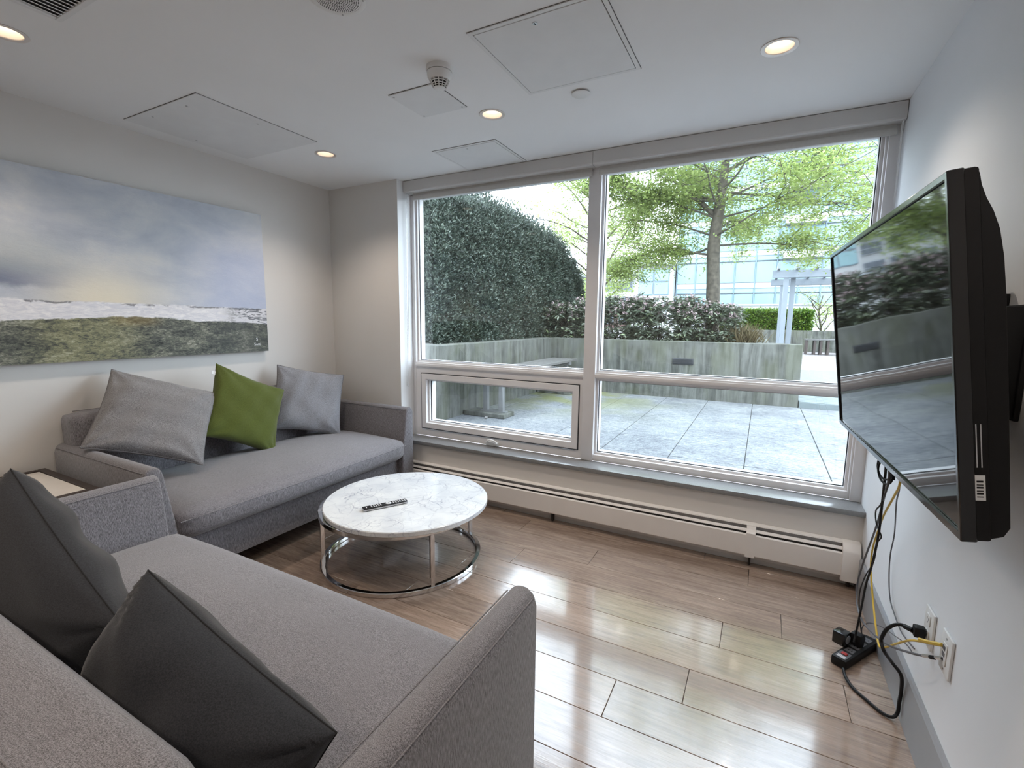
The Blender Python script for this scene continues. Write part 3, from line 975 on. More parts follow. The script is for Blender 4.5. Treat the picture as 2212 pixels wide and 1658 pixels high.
def sofa(name, label, loc, rotz, L):
    D = 0.92
    s = thing(name, label, 'sofa', loc, rotz, 'matching grey fabric sofas')
    for x in (0.07, L - 0.13):
        for y in (0.09, D - 0.14):
            box('leg', x, x + 0.06, y, y + 0.06, 0.0, 0.115, 'dark_wood', s, bevel=0.004, seg=1)
    softbox((L - 0.20) / 2, 0.41, 0.105, 0.02, 6).build('base', 'sofa', s, smooth=True, loc=(L / 2, 0.46, 0.215))
    box('frame', 0.03, L - 0.03, 0.10, D - 0.02, 0.13, 0.29, 'sofa', s, bevel=0.01)
    ins = 0.112
    hx = (L - 2 * ins) / 2
    sc = softbox(hx, 0.40, 0.078, 0.055, 22, crown=0.045, front=0.03).build('seat_cushion', 'sofa', s, smooth=True, loc=(L / 2, 0.375, 0.398), autosmooth=80)
    pts = []
    for k in range(41):
        u = -1 + 2 * k / 40
        y = -0.40 - 0.03 * (1 - u ** 6) * 0.88 + 0.002
        z = 0.034 - 0.006 * abs(u) ** 12
        xx = u * (hx - 0.012)
        pts.append((xx, y, z))
    MB().tube(pts, 0.0035, 6).build('piping', 'sofa', sc, smooth=True)
    for sgn, x in ((1, 0.0), (-1, L)):
        arm = MB().prism(arm_profile(sgn), 0.0, D - 0.01, 'y').build('arm', 'sofa', s, bevel=0.012, seg=3, loc=(x, 0, 0), autosmooth=60)
        e = 0.078 * sgn
        MB().tube([(e, 0.02, 0.693), (e, 0.5, 0.693), (e, D - 0.2, 0.693)], 0.0018, 6).build('piping', 'sofa', arm, smooth=True)
        ou = 0.006 * sgn
        MB().tube([(ou, 0.02, 0.690), (ou, 0.5, 0.690), (ou, D - 0.03, 0.690)], 0.0018, 6).build('piping', 'sofa', arm, smooth=True)
    bx = softbox((L - 0.07) / 2, 0.085, 0.285, 0.045, 16, crown=0.004)
    # gentle backward lean
    bx.v = [(x, y + 0.10 * (z / 0.285) * 0.25, z) for x, y, z in bx.v]
    bk = bx.build('backrest', 'sofa', s, smooth=True, loc=(L / 2, D - 0.105, 0.588), autosmooth=80)
    hb = (L - 0.11) / 2 - 0.03
    for yy, zz in ((0.060, 0.2875),):
        MB().tube([(-hb, yy, zz), (0, yy, zz), (hb, yy, zz)], 0.0018, 6).build('piping', 'sofa', bk, smooth=True)
    return s


sofaA = sofa('sofa', 'grey fabric sofa along the painting wall with three cushions', (0.93, -1.922, 0), PI / 2, 1.84)
sofaB = sofa('sofa', 'grey fabric sofa in the foreground holding two charcoal cushions', (2.852, -1.918, 0), PI, 1.86)


# ------------------------------------------------------------------ cushions
def cushion(label, w, h, t, mat, pip, center, ex, ey, seed, pinch=0.07, tagpos=None, wr=0.010, fat=(1.0, 1.0)):
    """ex: unit vector along the width, ey: along the height (up); flat face normal = ex x ey"""
    ex = Vector(ex).normalized()
    ey = Vector(ey)
    ey = (ey - ex * ey.dot(ex)).normalized()
    ez = ex.cross(ey)
    o = thing('cushion', label, 'cushion', group='loose sofa cushions')
    o.matrix_world = Matrix.Translation(Vector(center)) @ Matrix((ex, ey, ez)).transposed().to_4x4()
    n = 34
    rs = np.random.default_rng(seed)
    ph = rs.uniform(0, 6.28, 12)
    vs, fs = [], []

    def outline(u, v):
        x = w / 2 * u * (1 - pinch * (1 - v * v) * u * u)
        y = h / 2 * v * (1 - pinch * (1 - u * u) * v * v)
        return x, y

    def thick(u, v):
        a = max(0.0, (1 - abs(u) ** 2.4)) * max(0.0, (1 - abs(v) ** 2.4))
        return t / 2 * a ** (0.5 if pip == 'piping' else 0.42)

    def wrinkle(u, v, sd):
        q = 0
        for k in range(4):
            an = ph[k] + sd
            q += math.sin((u * math.cos(an) + v * math.sin(an)) * (5 + 3 * k) + ph[k + 4])
        # radial creases near the corners
        r = math.hypot(abs(u) - 1, abs(v) - 1)
        q2 = math.sin(math.atan2(1 - abs(v), 1 - abs(u) + 1e-6) * 9 + ph[9]) * math.exp(-r * 2.2)
        return wr * (0.25 * q + 0.9 * q2)
    for side in (1, -1):
        base = len(vs)
        for j in range(n + 1):
            for i in range(n + 1):
                u, v = -1 + 2 * i / n, -1 + 2 * j / n
                u, v = math.sin(u * PI / 2), math.sin(v * PI / 2)
                x, y = outline(u, v)
                th = thick(u, v) * (fat[0] if side > 0 else fat[1])
                z = side * (th + wrinkle(u, v, side) * min(1, th / (t * 0.22)))
                vs.append((x, y, z))
        for j in range(n):
            for i in range(n):
                a = base + j * (n + 1) + i
                q = (a, a + 1, a + n + 2, a + n + 1)
                fs.append(q if side > 0 else q[::-1])
    body = MB().add(vs, fs).build('cover', mat, o, smooth=True, autosmooth=120)
    if pip:
        pts = []
        for k in range(120):
            q = k / 120 * 4
            sd, f = int(q), q - int(q)
            f = -1 + 2 * f
            f = math.sin(f * PI / 2)
            u, v = [(f, -1), (1, f), (-f, 1), (-1, -f)][sd]
            x, y = outline(u, v)
            pts.append((x, y, 0))
        pts.append(pts[0])
        MB().tube(pts, 0.0042 if pip == 'piping' else 0.0016, 6, caps=False).build('piping', pip, o, smooth=True)
    if tagpos:
        MB().box(-0.022, 0.0, -0.012, 0.012, -0.001, 0.001).build('care_tag', 'label', o, loc=(tagpos[0], tagpos[1], 0))
    return o


def pose(yaw_, tilt, roll_):
    n = Vector((math.cos(yaw_) * math.cos(tilt), math.sin(yaw_) * math.cos(tilt), math.sin(tilt)))
    hh = Vector((-math.sin(yaw_), math.cos(yaw_), 0))
    v = n.cross(hh)
    a = math.cos(roll_) * hh + math.sin(roll_) * v
    b = -math.sin(roll_) * hh + math.cos(roll_) * v
    return a, b


a, b = pose(-0.125, 0.74, -0.465)
cushion('large grey woven cushion leaning on the near arm of the far sofa', 0.53, 0.53, 0.17, 'cush_grey', 'piping', (0.315, -1.560, 0.822), a, b, 3, 0.06, wr=0.012)
a, b = pose(0.08, 0.36, -0.50)
cushion('olive green velvet cushion between the two grey cushions', 0.50, 0.50, 0.14, 'cush_green', None, (0.325, -1.045, 0.775), a, b, 5, 0.10, tagpos=(-0.24, 0.18), wr=0.008)
a, b = pose(-0.42, 0.42, -0.23)
cushion('blue grey cushion at the window end of the far sofa', 0.49, 0.49, 0.14, 'cush_grey2', 'piping', (0.285, -0.52, 0.765), a, b, 8, 0.06, wr=0.010)


def cushion_edge(label, P1, P2, down, hgt, t, seed, fat):
    """P1-P2: the top edge; down: direction in which the cushion hangs"""
    P1, P2 = Vector(P1), Vector(P2)
    ex = (P2 - P1).normalized()
    d = Vector(down)
    d = (d - ex * d.dot(ex)).normalized()
    c = (P1 + P2) / 2 + d * hgt / 2
    return cushion(label, (P2 - P1).length, hgt, t, 'cush_char', 'piping_char', c, ex, -d, seed, 0.05, wr=0.014, fat=fat)


cushion_edge('charcoal felt cushion at the left end of the near sofa', (1.64, -2.512, 0.998), (2.205, -2.533, 0.772), (0.0, 0.04, -1.0), 0.44, 0.23, 11, (1.1, 0.8))
cushion_edge('charcoal felt cushion slumped against the right arm of the near sofa', (2.292, -2.515, 0.90), (2.742, -2.468, 0.715), (-0.05, -0.22, -1.0), 0.33, 0.25, 14, (1.1, 0.55))

# ------------------------------------------------------------------ coffee table
ct = thing('coffee_table', 'round coffee table with a white marble top on a chrome ring base', 'coffee table', (1.511, -0.895, 0))


def hoop(z0, z1, ro, ri):
    e = 0.003
    return MB().lathe([(ri, z0 + e), (ri + e, z0), (ro - e, z0), (ro, z0 + e), (ro, z1 - e), (ro - e, z1), (ri + e, z1), (ri, z1 - e)], 96, closed=True)


hoop(0.0, 0.026, 0.459, 0.434).build('floor_ring', 'chrome', ct, smooth=True)
hoop(0.304, 0.332, 0.459, 0.434).build('upper_ring', 'chrome', ct, smooth=True)
for k in range(4):
    an = R(-30 + 90 * k)
    mt = Matrix.Rotation(an, 4, 'Z')
    MB().box(0.437, 0.456, -0.011, 0.011, 0.026, 0.304, mt).build('leg', 'chrome', ct)
MB().lathe([(0.0, 0.322), (0.434, 0.322), (0.434, 0.330), (0.0, 0.330)], 72).build('support_board', 'black_plastic', ct)
mtop = MB().lathe([(0.0, 0.3325), (0.455, 0.3325), (0.462, 0.337), (0.462, 0.357), (0.458, 0.361), (0.0, 0.361)], 96).build('marble_top', 'marble', ct, smooth=True)
mtop.location = (0.045, -0.002, 0)

rm = thing('remote_control', 'slim black and silver remote control on the marble table top', 'remote control', (1.538, -1.063, 0.361), R(60.6))
MB().box(-0.122, 0.122, -0.022, 0.022, 0.003, 0.012).build('shell', 'silver', rm, bevel=0.003)
MB().box(-0.1215, 0.1215, -0.0215, 0.0215, 0.012, 0.0165).build('face', 'black_plastic', rm, bevel=0.002)
for x in (-0.10, 0.10):
    MB().box(x - 0.008, x + 0.008, -0.015, 0.015, 0.0, 0.003).build('foot', 'black_plastic', rm)
for i in range(11):
    x = -0.075 + i * 0.0125 if i < 5 else 0.045 + (i - 5) * 0.013
    for y in (-0.011, 0.0, 0.011):
        MB().box(x - 0.0032, x + 0.0032, y - 0.003, y + 0.003, 0.0163, 0.0178).build('button', 'button', rm)
MB().lathe([(0.006, 0.0163), (0.016, 0.0163), (0.016, 0.0182), (0.006, 0.0182)], 24, 0.018, 0.0, closed=True).build('direction_pad', 'button', rm, smooth=True)
MB().box(-0.106, -0.101, -0.008, 0.004, 0.0163, 0.0176).build('power_key', 'button', rm)

# ------------------------------------------------------------------ end table in the sofa corner
et = thing('end_table', 'square end table with a pale stone top and dark frame between the sofas', 'end table', (0.32, -2.26, 0))
for (a0, a1, b0, b1) in ((-0.30, 0.30, 0.265, 0.30), (-0.30, 0.30, -0.30, -0.265), (-0.30, -0.265, -0.265, 0.265), (0.265, 0.30, -0.265, 0.265)):
    MB().box(a0, a1, b0, b1, 0.54, 0.590).build('frame_rail', 'dark_wood', et, bevel=0.003, seg=1)
MB().box(-0.263, 0.263, -0.263, 0.263, 0.555, 0.586).build('stone_top', 'stone_top', et, bevel=0.002, seg=1)
for sx in (-1, 1):
    for sy in (-1, 1):
        MB().box(sx * 0.28 - 0.02, sx * 0.28 + 0.02, sy * 0.28 - 0.02, sy * 0.28 + 0.02, 0.0, 0.54).build('leg', 'dark_wood', et)

# ================================================================== TELEVISION
TVW, TVH = 1.232, 0.715
tv = thing('television', 'large black flat television on an arm, its screen reflecting the patio', 'television')
tyaw, ttilt = -0.045, 0.133
av = Vector((math.sin(tyaw), math.cos(tyaw), 0))
nv = Vector((-math.cos(tyaw), math.sin(tyaw), 0))
uv = Vector((0, 0, 1)) * math.cos(ttilt) + nv * math.sin(ttilt)
xv = -av
zv = uv
yv = zv.cross(xv)
tv.matrix_world = Matrix.Translation((3.616, -1.137, 1.317)) @ Matrix((xv, yv, zv)).transposed().to_4x4()
hw, hh = TVW / 2, TVH / 2
# screen on local -y side
MB().add([(-hw + 0.014, 0.0015, -hh + 0.02), (hw - 0.014, 0.0015, -hh + 0.02), (hw - 0.014, 0.0015, hh - 0.016), (-hw + 0.014, 0.0015, hh - 0.016)], [(0, 1, 2, 3)]).build('screen', 'screen', tv)


def tv_ring():
    o = [(-hw, -hh), (hw, -hh), (hw, hh), (-hw, hh)]
    i = [(-hw + 0.013, -hh + 0.019), (hw - 0.013, -hh + 0.019), (hw - 0.013, hh - 0.015), (-hw + 0.013, hh - 0.015)]
    vs = [(p[0], -0.004, p[1]) for p in o] + [(p[0], -0.004, p[1]) for p in i] + [(p[0], 0.022, p[1]) for p in o] + [(p[0], 0.022, p[1]) for p in i]
    fs = []
    for k in range(4):
        j = (k + 1) % 4
        fs += [(k, j, 4 + j, 4 + k), (8 + k, 12 + k, 12 + j, 8 + j), (k, 8 + k, 8 + j, j), (4 + k, 4 + j, 12 + j, 12 + k)]
    return MB().add(vs, fs)


tv_ring().build('bezel', 'black_gloss', tv, bevel=0.002, seg=1)
MB().box(-hw + 0.0015, hw - 0.0015, 0.003, 0.044, -hh + 0.0015, hh - 0.0015).build('side_shell', 'black_plastic', tv, bevel=0.006)
prof = [(0.042, -hh + 0.006), (0.062, -hh + 0.012), (0.072, -hh + 0.03), (0.075, -0.1), (0.076, hh - 0.24), (0.0745, hh - 0.17), (0.070, hh - 0.12), (0.062, hh - 0.085), (0.053, hh - 0.06), (0.047, hh - 0.035), (0.045, hh - 0.015), (0.042, hh - 0.005)]
MB().prism(prof, -hw + 0.006, hw - 0.006, 'x').build('back_housing', 'black_plastic', tv, bevel=0.002, autosmooth=50)
# near edge (local +x = towards the viewer): sticker and port strip
MB().box(hw - 0.0020, hw - 0.0008, 0.020, 0.036, -hh + 0.085, -hh + 0.135).build('barcode_sticker', 'label', tv)
for k in range(6):
    z = -hh + 0.091 + k * 0.006
    MB().box(hw - 0.0009, hw - 0.0006, 0.023, 0.033, z, z + (0.0035 if k % 2 else 0.002)).build('barcode_bar', 'black_plastic', tv)
for dy in (0.024, 0.031):
    MB().box(hw - 0.0020, hw - 0.0010, dy, dy + 0.0018, -hh + 0.15, -hh + 0.235).build('trim_line', 'silver', tv)

mo = thing('television_wall_mount', 'black swing arm bracket between the television and the wall', 'wall mount', (W, -1.28, 1.30))
MB().box(-0.012, -0.001, -0.17, 0.18, -0.135, 0.135).build('wall_plate', 'black_metal', mo, bevel=0.003)
MB().prism([(-0.012, -0.130), (-0.060, -0.118), (-0.075, 0.128), (-0.012, 0.132)], -0.165, -0.140, 'y').build('plate_flange', 'black_metal', mo, bevel=0.002)
MB().prism([(-0.012, -0.130), (-0.060, -0.118), (-0.075, 0.128), (-0.012, 0.132)], -0.060, -0.040, 'y').build('plate_flange', 'black_metal', mo, bevel=0.002)
MB().box(-0.130, -0.012, -0.040, 0.005, 0.060, 0.125).build('upper_arm', 'black_metal', mo, bevel=0.004)
MB().box(-0.130, -0.012, -0.040, 0.005, -0.095, -0.030).build('lower_arm', 'black_metal', mo, bevel=0.004)
MB().tube([(-0.085, -0.050, -0.12), (-0.085, -0.050, 0.100)], 0.020, 16).build('pivot', 'black_gloss', mo, smooth=True)
MB().box(-0.142, -0.128, -0.10, 0.30, -0.09, 0.12).build('screen_plate', 'black_metal', mo, bevel=0.003)
MB().tube([(-0.022, -0.012, 0.182), (-0.105, 0.0, 0.182)], 0.030, 20).build('cable_cover', 'black_gloss', mo, bevel=0.008)
MB().box(-0.035, -0.0005, -0.03, 0.02, 0.135, 0.165).build('cover_bracket', 'black_metal', mo, bevel=0.002)


# ------------------------------------------------------------------ outlets and cables
def plate(name, label, y0, y1, z0, z1):
    p = thing(name, label, 'wall plate', (W, (y0 + y1) / 2, (z0 + z1) / 2), group='white wall plates under the television')
    hy, hz = (y1 - y0) / 2, (z1 - z0) / 2
    MB().box(-0.008, -0.0003, -hy, hy, -hz, hz).build('face_plate', 'white_plastic', p, bevel=0.003)
    return p


p1 = plate('power_outlet', 'white power outlet plate with the black plug, farther of the two', -1.137, -1.056, 0.372, 0.492)
for z in (0.026, -0.026):
    s_ = MB().box(-0.011, -0.0078, -0.017, 0.017, z - 0.018, z + 0.018).build('socket', 'white_plastic', p1, bevel=0.002, seg=1)
    for y in (-0.006, 0.006):
        MB().box(-0.0113, -0.0108, y - 0.001, y + 0.001, z - 0.002, z + 0.007).build('slot', 'black_plastic', s_)
    MB().box(-0.0113, -0.0108, -0.002, 0.002, z - 0.010, z - 0.006).build('slot', 'black_plastic', s_)
p2 = plate('network_plate', 'white data plate with yellow and coaxial cables, nearer of the two', -1.293, -1.212, 0.384, 0.504)
MB().box(-0.011, -0.0078, -0.016, 0.016, -0.033, 0.033).build('insert', 'white_plastic', p2, bevel=0.002, seg=1)
for z in (0.018, -0.002):
    MB().box(-0.0125, -0.0105, -0.008, 0.008, z - 0.006, z + 0.006).build('jack', 'grey_cable', p2)
for z in (0.046, -0.046):
    MB().box(-0.0092, -0.0078, -0.003, 0.003, z - 0.003, z + 0.003).build('screw', 'steel', p2, bevel=0.001, seg=1)


def cable(label, pts, rad, mat, cat='cable', n=8):
    c = thing('cable', label, cat, group='cables hanging below the television')
    MB().tube(spline(pts, n), rad, 8).build('wire', mat, c, smooth=True)
    return c


c1 = cable('yellow network cable from the television to the data plate',
           [(3.69, -1.25, 1.02), (3.70, -1.23, 0.927), (3.72, -1.097, 0.845), (3.75, -0.857, 0.699), (3.76, -0.754, 0.601), (3.77, -0.651, 0.481), (3.775, -0.632, 0.391), (3.78, -0.695, 0.293), (3.78, -0.784, 0.231), (3.78, -0.854, 0.196), (3.78, -0.915, 0.218), (3.79, -1.005, 0.294), (3.80, -1.111, 0.38), (3.818, -1.186, 0.428), (3.838, -1.236, 0.460)], 0.0034, 'yellow')
MB().tube([(3.806, -1.17, 0.424), (3.822, -1.20, 0.438), (3.8395, -1.238, 0.461)], [0.005, 0.0062, 0.0055], 6).build('plug', 'yellow', c1, smooth=True)
c2 = cable('black coaxial cable curving to the lower jack of the data plate',
           [(3.69, -1.12, 1.0), (3.70, -1.10, 0.899), (3.72, -0.969, 0.789), (3.74, -0.818, 0.637), (3.745, -0.66, 0.429), (3.745, -0.589, 0.293), (3.745, -0.623, 0.217), (3.745, -0.747, 0.213), (3.75, -0.913, 0.261), (3.77, -1.026, 0.297), (3.79, -1.146, 0.359), (3.82, -1.217, 0.401), (3.8395, -1.254, 0.428)], 0.0036, 'grey_cable')
MB().tube([(3.812, -1.20, 0.391), (3.839, -1.2535, 0.4275)], 0.0052, 8).build('connector', 'steel', c2, smooth=True)
MB().tube([(3.822, -1.222, 0.405), (3.829, -1.236, 0.4145)], 0.0058, 8).build('collar', 'black_plastic', c2, smooth=True)
cable('thin dark cable trailing down the wall behind the others',
      [(3.69, -1.20, 1.0), (3.72, -1.139, 0.893), (3.78, -0.861, 0.75), (3.82, -0.708, 0.581), (3.835, -0.621, 0.458), (3.842, -0.609, 0.362), (3.842, -0.662, 0.291), (3.842, -0.753, 0.27), (3.842, -0.844, 0.263), (3.842, -0.919, 0.276), (3.842, -1.008, 0.298)], 0.0024, 'grey_cable')
c4 = cable('thick black power strip cord looping over the floor to the outlet',
           [(3.815, -1.080, 0.402), (3.79, -1.067, 0.403), (3.77, -1.06, 0.393), (3.755, -1.046, 0.364), (3.745, -1.046, 0.333), (3.745, -1.042, 0.312), (3.752, -1.058, 0.290), (3.788, -1.012, 0.229), (3.818, -1.006, 0.187), (3.829, -0.985, 0.118), (3.829, -0.980, 0.068), (3.827, -0.985, 0.032), (3.812, -0.990, 0.012), (3.782, -0.972, 0.0065), (3.748, -0.930, 0.0065), (3.716, -0.888, 0.0065), (3.697, -0.844, 0.012), (3.692, -0.800, 0.020)], 0.0058, 'black_plastic')
MB().box(-0.030, 0.0, -0.014, 0.014, -0.017, 0.017).build('plug', 'black_plastic', c4, bevel=0.004, loc=(3.839, -1.096, 0.410))
MB().tube([(3.809, -1.09, 0.406), (3.790, -1.072, 0.403)], [0.009, 0.0065], 8).build('strain_relief', 'black_plastic', c4, smooth=True)
c5 = cable('black television power cable hanging straight down to the power strip',
           [(3.69, -1.07, 1.0), (3.70, -1.048, 0.922), (3.72, -0.958, 0.771), (3.73, -0.91, 0.636), (3.735, -0.843, 0.49), (3.735, -0.789, 0.388), (3.738, -0.745, 0.275), (3.742, -0.685, 0.13), (3.735, -0.700, 0.085)], 0.0040, 'black_plastic')
cable('thin black cable kinked and wound around the television cables',
      [(3.69, -1.14, 1.0), (3.70, -1.12, 0.911), (3.72, -0.945, 0.767), (3.72, -0.883, 0.717), (3.73, -0.864, 0.661), (3.735, -0.926, 0.64), (3.735, -0.885, 0.598), (3.735, -0.86, 0.509), (3.74, -0.74, 0.400), (3.75, -0.62, 0.26), (3.765, -0.60, 0.14), (3.775, -0.625, 0.075)], 0.0024, 'black_plastic')
lp = []
for k in range(40):
    a = k / 39 * 2 * PI * 2.2
    lp.append((3.70 + 0.010 * math.cos(a * 1.0), -1.06 - 0.055 * math.cos(a) + 0.0008 * k, 0.900 + 0.040 * math.sin(a) + 0.0006 * k))
cable('black slack cable coiled in small loops under the television edge', lp, 0.0032, 'black_plastic', n=2)
cable('thin grey cable looping from the power strip over the baseboard',
      [(3.775, -0.640, 0.072), (3.765, -0.655, 0.13), (3.775, -0.70, 0.185), (3.800, -0.78, 0.225), (3.825, -0.86, 0.245), (3.842, -0.93, 0.262), (3.842, -1.00, 0.275)], 0.0018, 'grey_cable')

# power strip on the floor
ps = thing('power_strip', 'black power strip on the floor below the television', 'power strip', (3.752, -0.655, 0.0), R(57))
MB().box(-0.135, 0.135, -0.029, 0.029, 0.0, 0.040).build('body', 'black_plastic', ps, bevel=0.007)
MB().box(-0.126, -0.072, -0.020, 0.020, 0.040, 0.0408).build('label_plate', 'grey_cable', ps)
MB().box(-0.098, -0.082, -0.011, 0.011, 0.0405, 0.046).build('rocker_switch', 'red_print', ps, bevel=0.002, seg=1)
for k in range(3):
    MB().box(-0.121 + k * 0.006, -0.118 + k * 0.006, -0.015, 0.015, 0.0407, 0.0411).build('printed_line', 'label', ps)
for k in range(4):
    x = -0.045 + k * 0.045
    s_ = MB().box(x - 0.016, x + 0.016, -0.016, 0.016, 0.040, 0.0412).build('socket', 'grey_cable', ps, bevel=0.0005, seg=1)
    for y in (-0.006, 0.006):
        MB().box(x - 0.004, x + 0.005, y - 0.0012, y + 0.0012, 0.0411, 0.0416).build('slot', 'black_gloss', s_)
ad = thing('power_adapter', 'square black adapter with a round grey label on the power strip', 'adapter', (3.712, -0.662, 0.0416), R(57))
MB().box(-0.026, 0.026, -0.010, 0.040, 0.0, 0.055).build('body', 'black_gloss', ad, bevel=0.006)
mt = Matrix.Translation((0, -0.0104, 0.028)) @ Matrix.Rotation(PI / 2, 4, 'X')
dsc = MB().lathe([(0, 0.0), (0.018, 0.0), (0.018, 0.0012), (0, 0.0012)], 28).build('round_label', 'silver', ad)
dsc.matrix_local = mt
ad2 = thing('power_adapter', 'upright black adapter with a white side band on the power strip', 'adapter', (3.757, -0.637, 0.0416), R(57))
MB().box(-0.018, 0.018, -0.020, 0.020, 0.0, 0.052).build('body', 'black_plastic', ad2, bevel=0.004)
MB().box(0.0165, 0.0195, -0.017, 0.017, 0.004, 0.048).build('side_band', 'label', ad2, bevel=0.001, seg=1)
pl = thing('plug', 'small black plug with chrome pins standing on the power strip', 'plug', (3.778, -0.600, 0.0416), R(57))
MB().box(-0.010, 0.010, -0.011, 0.011, 0.0, 0.022).build('body', 'black_plastic', pl, bevel=0.003)
MB().tube([(0, 0, 0.021), (0, 0, 0.036)], [0.006, 0.003], 8).build('strain_relief', 'chrome', pl, smooth=True)


# ================================================================== OUTSIDE
ZP = 0.19      # patio level
ZT = 1.085     # planter wall top

# ground of the court beyond
struct(box('court_ground', -60, 60, 0.33, 120, -0.3, 0.12, 'gravel'), 'pinkish gravel court beyond the patio')

patio = struct(box('patio', -0.05, 6.2, 0.33, 4.86, 0.12, ZP - 0.006, 'grout'), 'paved patio outside the window')
PV = 0.61
pv0 = None
k = 0
xs0 = 3.250 - 6 * PV
ys0 = 1.375 - 2 * PV
for i in range(11):
    for j in range(8):
        x0, y0 = xs0 + i * PV, ys0 + j * PV
        a0, a1 = max(x0, 0.0), min(x0 + PV, 6.2)
        b0, b1 = max(y0, 0.33), min(y0 + PV, 4.84)
        if a1 - a0 < 0.05 or b1 - b0 < 0.03:
            continue
        full = a1 - a0 > PV - 0.001 and b1 - b0 > PV - 0.001
        if full and pv0 is not None:
            o = copy_part(pv0, patio)
        else:
            lx, ly = (a1 - a0) / 2 - 0.003, (b1 - b0) / 2 - 0.003
            o = MB().box(-lx, lx, -ly, ly, -0.04, 0.0).build('paver', 'paver', patio, bevel=0.003, seg=1)
            if full:
                pv0 = o
        o.location = ((a0 + a1) / 2, (b0 + b1) / 2, ZP + random.uniform(-0.0012, 0.0012))

# concrete planter walls
pw = thing('concrete_planter', 'weathered concrete planter wall around two sides of the patio', 'planter', (0, 0, 0))
MB().prism([(-0.02, 4.83), (3.825, 4.83), (3.825, 5.02), (3.4, 5.30), (3.4, 7.2), (3.22, 7.2), (3.22, 5.02), (-0.02, 5.02)], 0.10, ZT, 'z').build('back_wall', 'concrete', pw, bevel=0.008, seg=1)
MB().prism([(0.0, 1.46), (0.0, 4.835), (-0.20, 4.835), (-0.20, 1.75), (-0.60, 1.98), (-1.6, 1.98), (-1.6, 1.80), (-0.62, 1.80)], 0.10, ZT, 'z').build('side_wall', 'concrete', pw, bevel=0.008, seg=1)
box('soil', -2.0, -0.2, 1.98, 8.4, 0.1, 0.96, 'soil', pw)
box('soil', -0.2, 3.22, 5.02, 7.2, 0.1, 0.96, 'soil', pw)

wl = thing('wall_light', 'dark rectangular step light set in the planter wall', 'step light', (2.238, 4.83, 0.774))
MB().box(-0.155, 0.155, -0.012, -0.0005, -0.048, 0.048).build('frame', 'lens_dark', wl, bevel=0.003)
for z in (-0.026, -0.008, 0.010, 0.028):
    MB().box(-0.142, 0.142, -0.018, -0.011, z - 0.004, z + 0.004).build('louvre', 'lens_dark', wl)

# bench along the side wall
bn = thing('garden_bench', 'long weathered slatted bench along the planter wall', 'bench', (0, 0, 0))
for k in range(5):
    x = 0.10 + k * 0.093
    MB().box(x, x + 0.075, 1.62, 4.68, 0.712, 0.750).build('slat', 'bench_wood', bn, bevel=0.004, seg=1)
for yb in (2.10, 4.30):
    MB().box(0.02, 0.60, yb - 0.10, yb + 0.18, ZP, ZP + 0.055).build('foot_slab', 'concrete', bn, bevel=0.006, seg=1)
    for x in (0.27, 0.49):
        MB().box(x - 0.03, x + 0.03, yb + 0.01, yb + 0.07, ZP + 0.06, 0.672).build('post', 'galv', bn, bevel=0.004, seg=1)
    MB().box(0.20, 0.56, yb, yb + 0.08, ZP + 0.055, ZP + 0.068).build('base_plate', 'galv', bn)
    MB().box(0.10, 0.56, yb + 0.005, yb + 0.075, 0.667, 0.712).build('cross_bar', 'galv', bn)

for i, (x, y, r) in enumerate([(0.05, 1.372, 0.034), (0.12, 1.46, 0.03), (0.16, 1.50, 0.022), (0.035, 1.47, 0.026), (0.392, 1.932, 0.024), (0.085, 1.41, 0.024)]):
    q = softbox(r, r * 0.8, r * 0.55, r * 0.5, 6).build('pebble', 'pebble', None, smooth=True, autosmooth=120, loc=(x, y, ZP + r * 0.54))
    q.rotation_euler = (0, 0, i * 1.3)
    tag(q, ['pale pebble lying first at the planter corner', 'flat pebble in the middle of the pebble row', 'small pebble ending the row by the patio', 'grey pebble against the concrete corner', 'lone pebble beside the bench foot slab', 'little pebble between the two biggest ones'][i], 'pebble', 'pebbles at the planter corner')

# deck beside the planter
dk = thing('wooden_deck', 'pale grey boardwalk leading past the end of the planter', 'deck', (0, 0, 0))
box('edge_beam', 3.84, 6.2, 4.865, 4.90, 0.12, 0.262, 'deck', dk)
d0 = None
for k in range(38):
    y = 4.90 + k * 0.148
    if d0 is None:
        d0 = MB().box(3.84, 6.2, 0, 0.14, 0.235, 0.270).build('board', 'deck', dk, bevel=0.004, seg=1)
        d0.location = (0, y, 0)
    else:
        copy_part(d0, dk, (0, y, 0))


# ------------------------------------------------------------------ foliage helpers
def leaf_arrays(P, D, Nn, ln, wd):
    """one folded leaf per point: base, right, tip, left"""
    D = D / np.linalg.norm(D, axis=1, keepdims=True)
    S = np.cross(D, Nn)
    S = S / (np.linalg.norm(S, axis=1, keepdims=True) + 1e-9)
    U = np.cross(S, D)
    n = len(P)
    V = np.empty((n, 4, 3))
    V[:, 0] = P
    V[:, 1] = P + D * (ln * 0.5)[:, None] + S * (wd * 0.5)[:, None] + U * (wd * 0.12)[:, None]
    V[:, 2] = P + D * ln[:, None] - U * (ln * 0.08)[:, None]
    V[:, 3] = P + D * (ln * 0.5)[:, None] - S * (wd * 0.5)[:, None] + U * (wd * 0.12)[:, None]
    V = V.reshape(-1, 3)
    b = np.arange(n)[:, None] * 4
    F = np.concatenate([b + np.array([[0, 1, 2]]), b + np.array([[0, 2, 3]])], 1).reshape(-1, 3)
    return V, F


